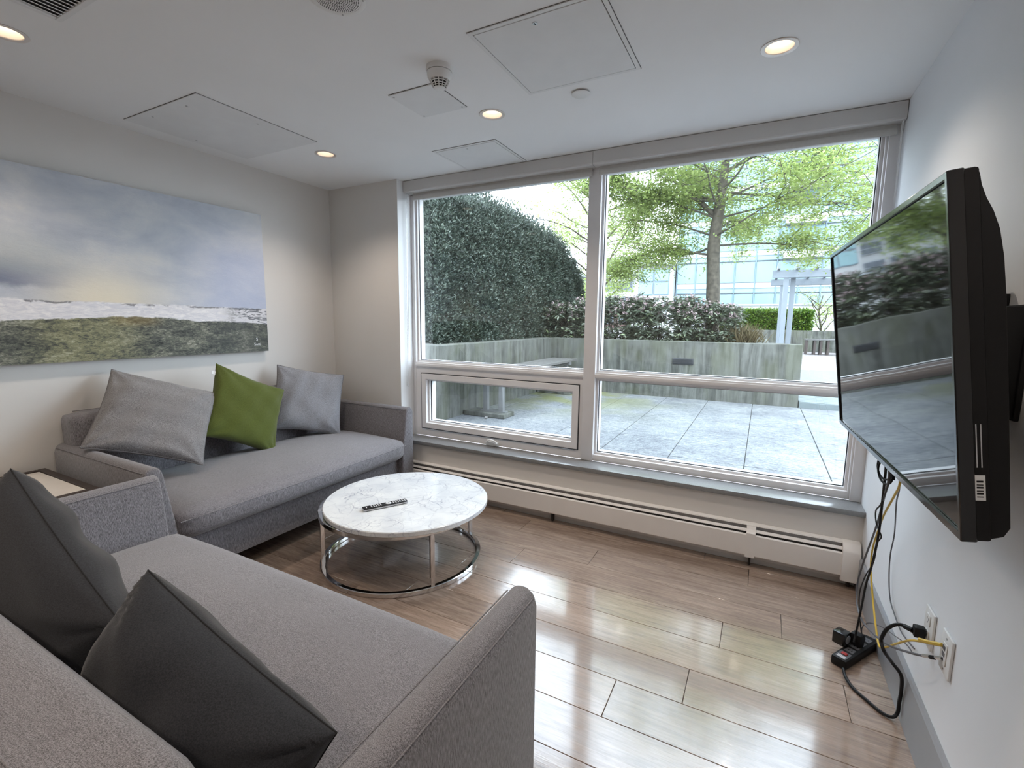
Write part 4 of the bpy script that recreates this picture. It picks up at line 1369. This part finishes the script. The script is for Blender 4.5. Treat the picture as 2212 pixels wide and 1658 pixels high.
def tri_obj(name, V, F, mat, parent, smooth=False, stuff=True):
    me = bpy.data.meshes.new(name)
    me.vertices.add(len(V))
    me.vertices.foreach_set('co', np.asarray(V, dtype=np.float32).ravel())
    me.loops.add(len(F) * 3)
    me.loops.foreach_set('vertex_index', np.asarray(F, dtype=np.int32).ravel())
    me.polygons.add(len(F))
    me.polygons.foreach_set('loop_start', np.arange(0, len(F) * 3, 3, dtype=np.int32))
    me.polygons.foreach_set('loop_total', np.full(len(F), 3, dtype=np.int32))
    me.update()
    me.validate()
    me.materials.append(M[mat])
    o = bpy.data.objects.new(name, me)
    COL.objects.link(o)
    o.parent = parent
    if stuff:
        o['kind'] = 'stuff'
    return o


def unit(a):
    return a / (np.linalg.norm(a, axis=1, keepdims=True) + 1e-9)


def lump(P, seed=0, f=2.2, amp=0.1):
    q = np.zeros(len(P))
    r = np.random.default_rng(seed)
    for k in range(6):
        d = r.normal(size=3)
        d /= np.linalg.norm(d)
        q += np.sin(P @ d * f * (1 + 0.7 * k) + r.uniform(0, 6.3)) / (1 + 0.35 * k)
    return q / 3.0 * amp


# ------------------------------------------------------------------ yew hedge
yh = thing('yew_hedge', 'tall dark clipped hedge behind the bench and side planter wall', 'hedge', (0, 0, 0))
HX_, HY0, HY1 = -0.30, 1.95, 7.35


def hedge_top(y):
    y = np.asarray(y)
    t = np.clip((y - 4.2) / (HY1 - 4.2), 0, 1)
    return 3.02 - 0.60 * t ** 2.2


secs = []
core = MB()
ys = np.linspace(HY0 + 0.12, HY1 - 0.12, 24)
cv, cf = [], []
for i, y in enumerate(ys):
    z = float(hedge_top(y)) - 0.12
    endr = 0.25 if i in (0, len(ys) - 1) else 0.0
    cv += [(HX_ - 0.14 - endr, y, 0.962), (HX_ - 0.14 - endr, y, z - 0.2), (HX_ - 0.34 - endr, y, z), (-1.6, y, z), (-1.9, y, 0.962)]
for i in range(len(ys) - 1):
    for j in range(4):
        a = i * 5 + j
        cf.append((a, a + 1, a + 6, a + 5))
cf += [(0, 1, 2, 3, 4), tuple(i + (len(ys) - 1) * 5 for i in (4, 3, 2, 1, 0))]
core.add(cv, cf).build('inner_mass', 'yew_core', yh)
NH = 21000
y = rng.uniform(HY0, HY1, NH)
zt = hedge_top(y)
z = 0.98 + (zt - 0.98) * rng.uniform(0, 1, NH)
P1 = np.c_[np.full(NH, HX_), y, z]
N1 = np.tile([1.0, 0, 0.15], (NH, 1))
NT = 4200
y = rng.uniform(HY0, HY1, NT)
P2 = np.c_[rng.uniform(-1.4, HX_, NT), y, hedge_top(y)]
N2 = np.tile([0.1, 0, 1.0], (NT, 1))
NE = 3200
z = rng.uniform(0.98, 2.95, NE)
P3 = np.c_[rng.uniform(-1.6, HX_, NE), np.full(NE, HY0), z]
N3 = np.tile([0.0, -1.0, 0.1], (NE, 1))
NB = 2000
P4 = np.c_[rng.uniform(-1.4, HX_, NB), np.full(NB, HY1), rng.uniform(0.98, 2.4, NB)]
N4 = np.tile([0.0, 1.0, 0.1], (NB, 1))
P = np.concatenate([P1, P2, P3, P4])
Nn = np.concatenate([N1, N2, N3, N4])
# round the long top edge
ed = np.clip((P[:, 2] - (hedge_top(P[:, 1]) - 0.35)) / 0.35, 0, 1)
P[:, 0] -= np.where(Nn[:, 0] > 0.5, 0.22 * ed ** 2, 0)
P = P + Nn * lump(P, 3, 3.2, 0.10)[:, None] + Nn * (rng.uniform(-0.10, 0.03, len(P)))[:, None]
allV, allF, off = [], [], 0
for kk in range(7):
    D = unit(Nn * 0.75 + rng.normal(0, 0.55, P.shape) + np.array([0, 0, 0.45]))
    base = P + rng.normal(0, 0.018, P.shape)
    ln = rng.uniform(0.030, 0.060, len(P))
    wd = ln * rng.uniform(0.28, 0.42, len(P))
    V, F = leaf_arrays(base, D, unit(rng.normal(0, 1, P.shape) + np.array([0.4, -0.2, 1.2])), ln, wd)
    allV.append(V)
    allF.append(F + off)
    off += len(V)
# upright wispy shoots on top
NS = 2600
y = rng.uniform(HY0, HY1, NS)
Ps = np.c_[rng.uniform(-1.2, HX_ - 0.1, NS), y, hedge_top(y) - 0.02]
for kk in range(7):
    h = rng.uniform(0.0, 0.34, NS) * (0.4 + 0.6 * rng.random(NS))
    D = unit(rng.normal(0, 0.5, (NS, 3)) + np.array([0, 0, 1.1]))
    ln = rng.uniform(0.04, 0.07, NS)
    V, F = leaf_arrays(Ps + np.c_[rng.normal(0, 0.012, NS), rng.normal(0, 0.012, NS), h], D, unit(rng.normal(0, 1, (NS, 3))), ln, ln * 0.3)
    allV.append(V)
    allF.append(F + off)
    off += len(V)
tri_obj('foliage', np.concatenate(allV), np.concatenate(allF), 'yew', yh)


# ------------------------------------------------------------------ leafy shrubs with pink buds behind the planter wall
def shrub(label, cx, cy_, rx, ry, ztop, nw, seed, zb=0.96):
    r = np.random.default_rng(seed)
    s = thing('flowering_shrub', label, 'shrub', (cx, cy_, zb), group='pink budded shrubs behind the patio wall')
    hz = ztop - zb
    # stems
    st = MB()
    for k in range(16):
        a = r.uniform(0, 6.28)
        e = np.array([rx * 0.85 * math.cos(a) * r.uniform(0.3, 1), ry * 0.8 * math.sin(a) * r.uniform(0.3, 1), hz * r.uniform(0.55, 0.9)])
        b = np.array([e[0] * 0.25 + r.normal(0, 0.05), e[1] * 0.25, 0.0])
        m1 = b * 0.5 + e * 0.5 + np.array([r.normal(0, 0.05), r.normal(0, 0.05), -0.05])
        st.tube(spline([tuple(b), tuple(m1), tuple(e)], 4), [0.009] * 3 + [0.007] * 3 + [0.005] * 3, 5)
    so = st.build('stems', 'twig', s, smooth=True)
    so['kind'] = 'stuff'
    # leaf whorls on a lumpy dome
    u = r.uniform(0, 2 * PI, nw)
    ph = np.arccos(r.uniform(-0.62, 1.0, nw))
    N = np.c_[np.sin(ph) * np.cos(u), np.sin(ph) * np.sin(u), np.cos(ph)]
    sc = r.uniform(0.62, 1.0, nw)
    se = np.sign(N) * np.abs(N) ** 0.65
    P = np.c_[se[:, 0] * rx * sc, se[:, 1] * ry * sc, hz * 0.42 + se[:, 2] * hz * 0.58 * sc]
    P = P[P[:, 2] > 0.02]
    N = N[:len(P)]
    nw = len(P)
    P += np.c_[lump(P, seed, 5, 0.05), lump(P, seed + 1, 5, 0.05), lump(P, seed + 2, 5, 0.05)]
    vs_, fs_, of = [], [], 0
    for kk in range(9):
        a = kk * 2 * PI / 9 + r.uniform(-0.4, 0.4, nw)
        side = np.c_[np.cos(a), np.sin(a), np.zeros(nw)]
        D = unit(side * r.uniform(0.6, 1.0, (nw, 1)) + N * 0.35 + np.array([0, 0, 0.30]) * r.uniform(-1.2, 1.3, (nw, 1)))
        ln = r.uniform(0.065, 0.115, nw)
        V, F = leaf_arrays(P + r.normal(0, 0.012, P.shape), D, unit(np.tile([0, 0, 1.0], (nw, 1)) + r.normal(0, 0.35, P.shape)), ln, ln * 0.36)
        vs_.append(V)
        fs_.append(F + of)
        of += len(V)
    tri_obj('leaves', np.concatenate(vs_), np.concatenate(fs_), 'shrub', s)
    # bud clusters on the upper half
    sel = np.where((P[:, 2] > hz * 0.55))[0]
    sel = sel[r.random(len(sel)) < 0.48]
    Q = P[sel]
    vs_, fs_, of = [], [], 0
    for kk in range(14):
        D = unit(r.normal(0, 0.6, Q.shape) + np.array([0, 0, 0.9]))
        ln = r.uniform(0.016, 0.034, len(Q))
        V, F = leaf_arrays(Q + np.array([0, 0, 0.03]) + r.normal(0, 0.016, Q.shape), D, unit(r.normal(0, 1, Q.shape)), ln, ln * 0.8)
        vs_.append(V)
        fs_.append(F + of)
        of += len(V)
    tri_obj('bud_clusters', np.concatenate(vs_), np.concatenate(fs_), 'blossom', s)
    return s


shrub('pink budded shrub tucked against the tall hedge', 0.10, 5.62, 0.78, 0.56, 1.78, 760, 21)
shrub('pink budded shrub behind the window mullion', 1.00, 5.58, 0.78, 0.56, 1.82, 760, 22)
shrub('pink budded shrub left of the tree trunk', 1.78, 5.60, 0.74, 0.56, 1.83, 760, 23)
shrub('pink budded shrub right of the tree trunk, last in the row', 2.46, 5.58, 0.60, 0.54, 1.72, 620, 24)

# ornamental grass clump
og = thing('ornamental_grass', 'dry straw coloured grass clump at the end of the planter', 'grass clump', (3.05, 5.30, 0.96))
ng = 420
D = unit(np.c_[rng.normal(0, 0.42, ng), rng.normal(0, 0.42, ng), np.ones(ng)])
ln = rng.uniform(0.22, 0.48, ng)
V, F = leaf_arrays(np.c_[rng.normal(0, 0.09, ng), rng.normal(0, 0.07, ng), np.zeros(ng)], D, unit(rng.normal(0, 1, (ng, 3))), ln, np.full(ng, 0.012))
tri_obj('blades', V, F, 'straw', og)


# ------------------------------------------------------------------ trees
def tree(name, label, base, trunk, rads, limbs, seed, leaf_n, leaf_len, leaf_mat_, spread=0.16, twigs=7, flat=0.35, bark='bark', sub_len=0.75, thin_above=99.0):
    r = np.random.default_rng(seed)
    t = thing(name, label, 'tree', base)
    tp = spline(trunk, 5)
    n = len(tp)
    rr = np.interp(np.linspace(0, 1, n), np.linspace(0, 1, len(rads)), rads)
    MB().tube(tp, list(rr), 12).build('trunk', bark, t, smooth=True)
    tips = []
    bm_ = MB()
    tw = MB()
    for (f, d, L, r0) in limbs:
        p0 = np.array(tp[int(f * (n - 1))])
        d = np.array(d, float)
        d /= np.linalg.norm(d)
        pts = [p0]
        cur = d.copy()
        m = 6
        for k in range(m):
            cur = cur + r.normal(0, 0.13, 3) + np.array([0, 0, -0.02 if k > 1 else 0.03])
            cur /= np.linalg.norm(cur)
            pts.append(pts[-1] + cur * L / m)
        sp_ = spline([tuple(p) for p in pts], 3)
        bm_.tube(sp_, list(np.linspace(r0, r0 * 0.25, len(sp_))), 7)
        # side twigs
        for q in range(twigs):
            ff = r.uniform(0.25, 1.0)
            k = ff * (len(sp_) - 1)
            pb = np.array(sp_[int(k)])
            a = r.uniform(0, 6.28)
            dd = cur * 0.5 + np.array([math.cos(a), math.sin(a), r.normal(0.05, flat)])
            dd /= np.linalg.norm(dd)
            l2 = L * sub_len * r.uniform(0.25, 0.6)
            tpts = [pb]
            for z_ in range(4):
                dd = dd + r.normal(0, 0.22, 3)
                dd /= np.linalg.norm(dd)
                tpts.append(tpts[-1] + dd * l2 / 4)
            tw.tube([tuple(p) for p in tpts], list(np.linspace(r0 * 0.28, 0.004, 5)), 5)
            for z_ in range(1, 5):
                tips.append((tpts[z_], dd))
                tips.append(((tpts[z_] + tpts[z_ - 1]) / 2, dd))
    br = bm_.build('branches', bark, t, smooth=True)
    br['kind'] = 'stuff'
    tb = tw.build('twigs', 'twig', t, smooth=True)
    tb['kind'] = 'stuff'
    T = np.array([x[0] for x in tips])
    idx = r.integers(0, len(T), leaf_n)
    # uneven clumping so that open gaps stay
    wgt = 0.25 + (lump(T, seed, 2.3, 1.0) > -0.15)
    wgt = wgt * np.where(T[:, 2] > thin_above, 0.12, 1.0)  # leaves above the view thinned to let more sky light through
    idx = r.choice(len(T), leaf_n, p=wgt / wgt.sum())
    P = T[idx] + np.c_[r.normal(0, spread, leaf_n), r.normal(0, spread, leaf_n), r.normal(0, spread * 0.55, leaf_n)]
    D = unit(np.c_[r.normal(0, 1, leaf_n), r.normal(0, 1, leaf_n), r.normal(-0.1, 0.4, leaf_n)])
    ln = r.uniform(leaf_len * 0.7, leaf_len * 1.3, leaf_n)
    V, F = leaf_arrays(P, D, unit(np.c_[r.normal(0, 0.4, leaf_n), r.normal(0, 0.4, leaf_n), np.ones(leaf_n)]), ln, ln * 0.5)
    tri_obj('leaves', V, F, leaf_mat_, t)
    return t


limbs = []
lr = np.random.default_rng(5)
for k in range(34):
    f = 0.36 + 0.62 * (k / 33)
    a = k * 2.4 + 0.4
    L = 2.7 * (1 - 0.45 * max(0, f - 0.55)) * lr.uniform(0.75, 1.1)
    limbs.append((f, (math.cos(a), 0.8 * math.sin(a), 0.12 + 0.35 * f), L, 0.018))
limbs += [(0.44, (-1, -0.1, 0.75), 2.2, 0.050), (0.50, (-1, -0.15, 0.10), 2.4, 0.028), (0.62, (1, -0.15, 0.25), 2.5, 0.030), (0.70, (1, 0, 0.6), 2.4, 0.03), (0.34, (-1, 0.2, -0.05), 2.3, 0.022), (0.75, (-0.8, 0.1, 0.7), 2.4, 0.03), (0.56, (1, 0.2, 0.02), 2.4, 0.024), (0.30, (-1, -0.3, 0.05), 2.0, 0.02)]
tree('court_tree', 'spring green tree with a pale trunk rising from the shrubs', (2.50, 6.25, 0.96),
     [(0, 0, 0), (-0.02, 0, 0.9), (-0.06, 0, 1.75), (0.0, 0.0, 2.5), (0.05, 0.02, 3.3), (0.10, 0.05, 4.4), (0.12, 0.05, 5.2)],
     [0.125, 0.115, 0.105, 0.085, 0.06, 0.035, 0.015], limbs, 9, 80000, 0.058, 'spring', spread=0.12, twigs=16, sub_len=0.9, thin_above=3.75)

limbs = [(0.35 + 0.04 * k, (math.cos(k * 2.1), math.sin(k * 2.1), 0.7), 2.2, 0.03) for k in range(14)]
tree('young_tree', 'sparse young tree showing over the far end of the hedge', (-1.1, 10.5, 0.12),
     [(0, 0, 0), (0.05, 0, 1.5), (0.1, 0, 3.0), (0.0, 0, 4.5), (0.1, 0, 6.0)], [0.08, 0.07, 0.05, 0.03, 0.01], limbs, 31, 3600, 0.085, 'spring', spread=0.20, twigs=8, bark='twig')
limbs = [(0.3 + 0.05 * k, (math.cos(k * 2.4), math.sin(k * 2.4), 0.35), 2.4, 0.035) for k in range(13)]
tree('far_tree', 'leafy green tree between the hedge and the far building', (-3.4, 17.0, 0.12),
     [(0, 0, 0), (0.05, 0, 1.5), (0.1, 0, 3.0), (0.0, 0, 4.5), (0.1, 0, 5.5)], [0.11, 0.09, 0.07, 0.04, 0.02], limbs, 33, 7000, 0.13, 'spring', spread=0.26, twigs=7)
limbs = [(0.3 + 0.06 * k, (math.cos(k * 2.4), math.sin(k * 2.4), 0.9), 1.3, 0.03) for k in range(10)]
tree('court_shrub_tree', 'small pale twiggy tree behind the pergola', (5.75, 24.6, 0.12),
     [(0, 0, 0), (0.05, 0, 0.9), (-0.1, 0, 1.8), (0.0, 0, 2.6)], [0.06, 0.05, 0.04, 0.02], limbs, 35, 1500, 0.09, 'spring', spread=0.2, twigs=6, bark='twig')


# ------------------------------------------------------------------ low clipped hedge and its wall
def clipped(label, x0, x1, y0, y1, z0, z1, n, seed):
    r = np.random.default_rng(seed)
    h = thing('clipped_hedge', label, 'hedge', (0, 0, 0), group='low clipped hedges in the court')
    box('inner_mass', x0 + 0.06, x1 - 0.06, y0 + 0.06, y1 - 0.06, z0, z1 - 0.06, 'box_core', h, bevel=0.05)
    a = np.c_[r.uniform(x0, x1, n), np.full(n, y0), r.uniform(z0, z1, n)]
    b = np.c_[r.uniform(x0, x1, n // 2), r.uniform(y0, y1, n // 2), np.full(n // 2, z1)]
    c = np.c_[np.full(n // 5, x1), r.uniform(y0, y1, n // 5), r.uniform(z0, z1, n // 5)]
    P = np.concatenate([a, b, c])
    N = np.concatenate([np.tile([0, -1., .3], (len(a), 1)), np.tile([0, 0, 1.], (len(b), 1)), np.tile([1., 0, .3], (len(c), 1))])
    P += r.normal(0, 0.04, P.shape)
    D = unit(N + r.normal(0, 0.6, P.shape))
    ln = r.uniform(0.07, 0.13, len(P))
    V, F = leaf_arrays(P, D, unit(r.normal(0, 1, P.shape) + np.array([0, 0, 1.])), ln, ln * 0.6)
    tri_obj('foliage', V, F, 'box_leaf', h)


clipped('bright green clipped hedge beyond the pergola posts', 1.2, 5.15, 22.12, 23.2, 1.0, 1.93, 5200, 41)
lw = thing('court_wall', 'low stained concrete wall under the bright clipped hedge', 'garden wall', (0, 0, 0))
box('wall_face', 0.6, 9.0, 21.85, 22.02, 0.12, 1.06, 'concrete', lw, bevel=0.01, seg=1)
box('soil', 0.6, 9.0, 22.02, 23.6, 0.12, 0.995, 'soil', lw)
lw2 = thing('terrace_wall', 'long white terrace wall far behind the hedge', 'garden wall', (0, 0, 0))
box('wall_face', -6.0, 9.5, 34.0, 34.4, 0.10, 2.55, 'bldg_white', lw2)
box('coping', -6.05, 9.55, 33.92, 34.48, 2.55, 2.66, 'bldg_cream', lw2)

# ------------------------------------------------------------------ pergola
pg = thing('pergola', 'pale grey timber pergola with double posts in the court', 'pergola', (0, 0, 0))
post0 = None
for px_, py_ in ((3.86, 15.0), (4.06, 15.25), (3.86, 18.6), (6.9, 15.0), (7.1, 15.25), (6.9, 18.6)):
    if post0 is None:
        post0 = MB().box(-0.075, 0.075, -0.075, 0.075, 0.12, 3.05).build('post', 'pergola', pg, bevel=0.008, seg=1)
        post0.location = (px_, py_, 0)
    else:
        copy_part(post0, pg, (px_, py_, 0))
for yb in (15.0, 18.6):
    MB().box(3.45, 7.6, yb - 0.11, yb - 0.06, 2.83, 3.07).build('beam', 'pergola', pg)
    MB().box(3.45, 7.6, yb + 0.06, yb + 0.11, 2.83, 3.07).build('beam', 'pergola', pg)
rf0 = None
for k in range(8):
    x = 3.62 + k * 0.52
    if rf0 is None:
        rf0 = MB().box(-0.04, 0.04, 14.3, 19.3, 3.07, 3.25).build('rafter', 'pergola', pg)
        rf0.location = (x, 0, 0)
    else:
        copy_part(rf0, pg, (x, 0, 0))

# picnic table under the pergola
pc = thing('court_table', 'dark slatted timber table standing on the gravel court', 'table', (5.6, 20.0, 0.12))
for k in range(6):
    MB().box(-0.75, 1.3, -0.35 + k * 0.12, -0.25 + k * 0.12, 0.58, 0.63).build('slat', 'bench_wood', pc)
for x in (-0.68, -0.40, -0.18, 0.06, 1.2):
    MB().box(x - 0.04, x + 0.04, -0.30, 0.28, 0.0, 0.58).build('leg', 'dark_wood', pc)

# ------------------------------------------------------------------ glass apartment building
gb = thing('glass_building', 'pale teal glass apartment block with white balconies', 'building', (0, 45, 0))
BX0, BAY, NBAY, FL0, FH, NFL = -4.3, 1.66, 12, -1.6, 2.8, 7
box('wall_mass', BX0, BX0 + BAY * NBAY, 0.12, 9.0, 0, FL0 + FH * NFL, 'bldg_cream', gb)
cache = {}


def facade_panel(nm, w, h, mat, x, z, dy):
    key = (nm, mat, round(w, 2), round(h, 2))
    if key not in cache:
        cache[key] = MB().box(-w / 2, w / 2, -0.03, 0.10, 0, h).build(nm, mat, gb)
        cache[key].location = (x, dy, z)
    else:
        copy_part(cache[key], gb, (x, dy, z))


for fl in range(NFL):
    z0 = FL0 + fl * FH
    for b_ in range(NBAY):
        xc = BX0 + (b_ + 0.5) * BAY
        zz = max(z0, 0.05)
        if z0 + 0.4 > 0:
            facade_panel('spandrel', BAY - 0.10, 0.34, 'teal_panel', xc, z0 + 0.06, 0.0)
            facade_panel('spandrel', BAY - 0.10, 0.44, 'bldg_white', xc, z0 + 0.46, 0.0)
        if z0 + 1.0 > 0:
            facade_panel('pane', BAY - 0.12, 1.72, 'teal_pane', xc, z0 + 0.98, 0.02)
    if z0 > 0:
        for dz in (0.0, 0.41, 0.92):
            box('transom', BX0, BX0 + BAY * NBAY, -0.06, 0.12, z0 + dz, z0 + dz + 0.055, 'mullion', gb)
m0 = None
for b_ in range(NBAY + 1):
    x = BX0 + b_ * BAY
    if m0 is None:
        m0 = MB().box(-0.045, 0.045, -0.09, 0.12, 0, FL0 + FH * NFL).build('mullion', 'mullion', gb)
        m0.location = (x, 0, 0)
    else:
        copy_part(m0, gb, (x, 0, 0))
for zb in (6.8, 9.6, 12.4):
    x0, x1 = 4.35, 7.25
    bl = box('balcony', x0, x1, -1.2, -0.1, zb, zb + 0.62, 'bldg_white', gb)
    box('balcony_rail', x0, x1, -1.2, -1.16, zb + 1.30, zb + 1.36, 'mullion', bl)
    for q in range(3):
        box('balcony_glass', x0 + q * 0.97 + 0.03, x0 + q * 0.97 + 0.94, -1.19, -1.17, zb + 0.66, zb + 1.28, 'teal_panel', bl)
    for q in range(2):
        box('balcony_door', x0 + 0.35 + q * 1.0, x0 + 1.25 + q * 1.0, -0.12, -0.05, zb + 0.5, zb + 2.5, 'dark_pane' if zb > 7 else 'teal_pane', bl)
# lower side wing
sw = thing('side_wing', 'small glazed bay projecting left of the glass block', 'building', (-8.0, 44.0, 0))
box('wall', 0.0, 3.55, 0.1, 5.0, 0, 6.6, 'bldg_white', sw)
box('roof', -0.5, 3.6, -0.4, 5.0, 6.6, 6.85, 'bldg_cream', sw)
for i in range(2):
    for j in range(2):
        f_ = box('window', 0.35 + i * 1.45, 1.72 + i * 1.45, 0.02, 0.11, 3.9 + j * 1.25, 5.08 + j * 1.25, 'mullion', sw)
        box('pane', 0.42 + i * 1.45, 1.65 + i * 1.45, -0.01, 0.03, 3.97 + j * 1.25, 5.01 + j * 1.25, 'teal_pane', f_)

# ------------------------------------------------------------------ white building far left and its reflection neighbour
fb = thing('white_building', 'long white apartment building with gridded windows far behind the shrubs', 'building', (-34.0, 70.0, 0))
box('wall', 0, 25.5, 0.2, 10, 0, 8.2, 'bldg_white', fb)
box('brick_base', 0, 25.5, 0.1, 0.25, 0, 2.9, 'bldg_brick', fb)
box('roof_overhang', -0.6, 26.3, -0.9, 10.2, 8.2, 8.5, 'bldg_cream', fb)
box('set_back_storey', 12.0, 21.0, 3.0, 9.0, 8.5, 11.5, 'bldg_white', fb)
wf = {}
for fl, z in ((0, 3.6), (1, 6.0), (2, 1.0)):
    for k in range(9):
        x = 0.9 + k * 2.75
        f_ = box('window', x, x + 1.95, 0.0, 0.22, z, z + 1.45, 'bldg_cream', fb)
        for i in range(3):
            for j in range(2):
                box('pane', x + 0.08 + i * 0.62, x + 0.62 + i * 0.62, -0.03, 0.02, z + 0.08 + j * 0.68, z + 0.68 + j * 0.68, 'dark_pane', f_)
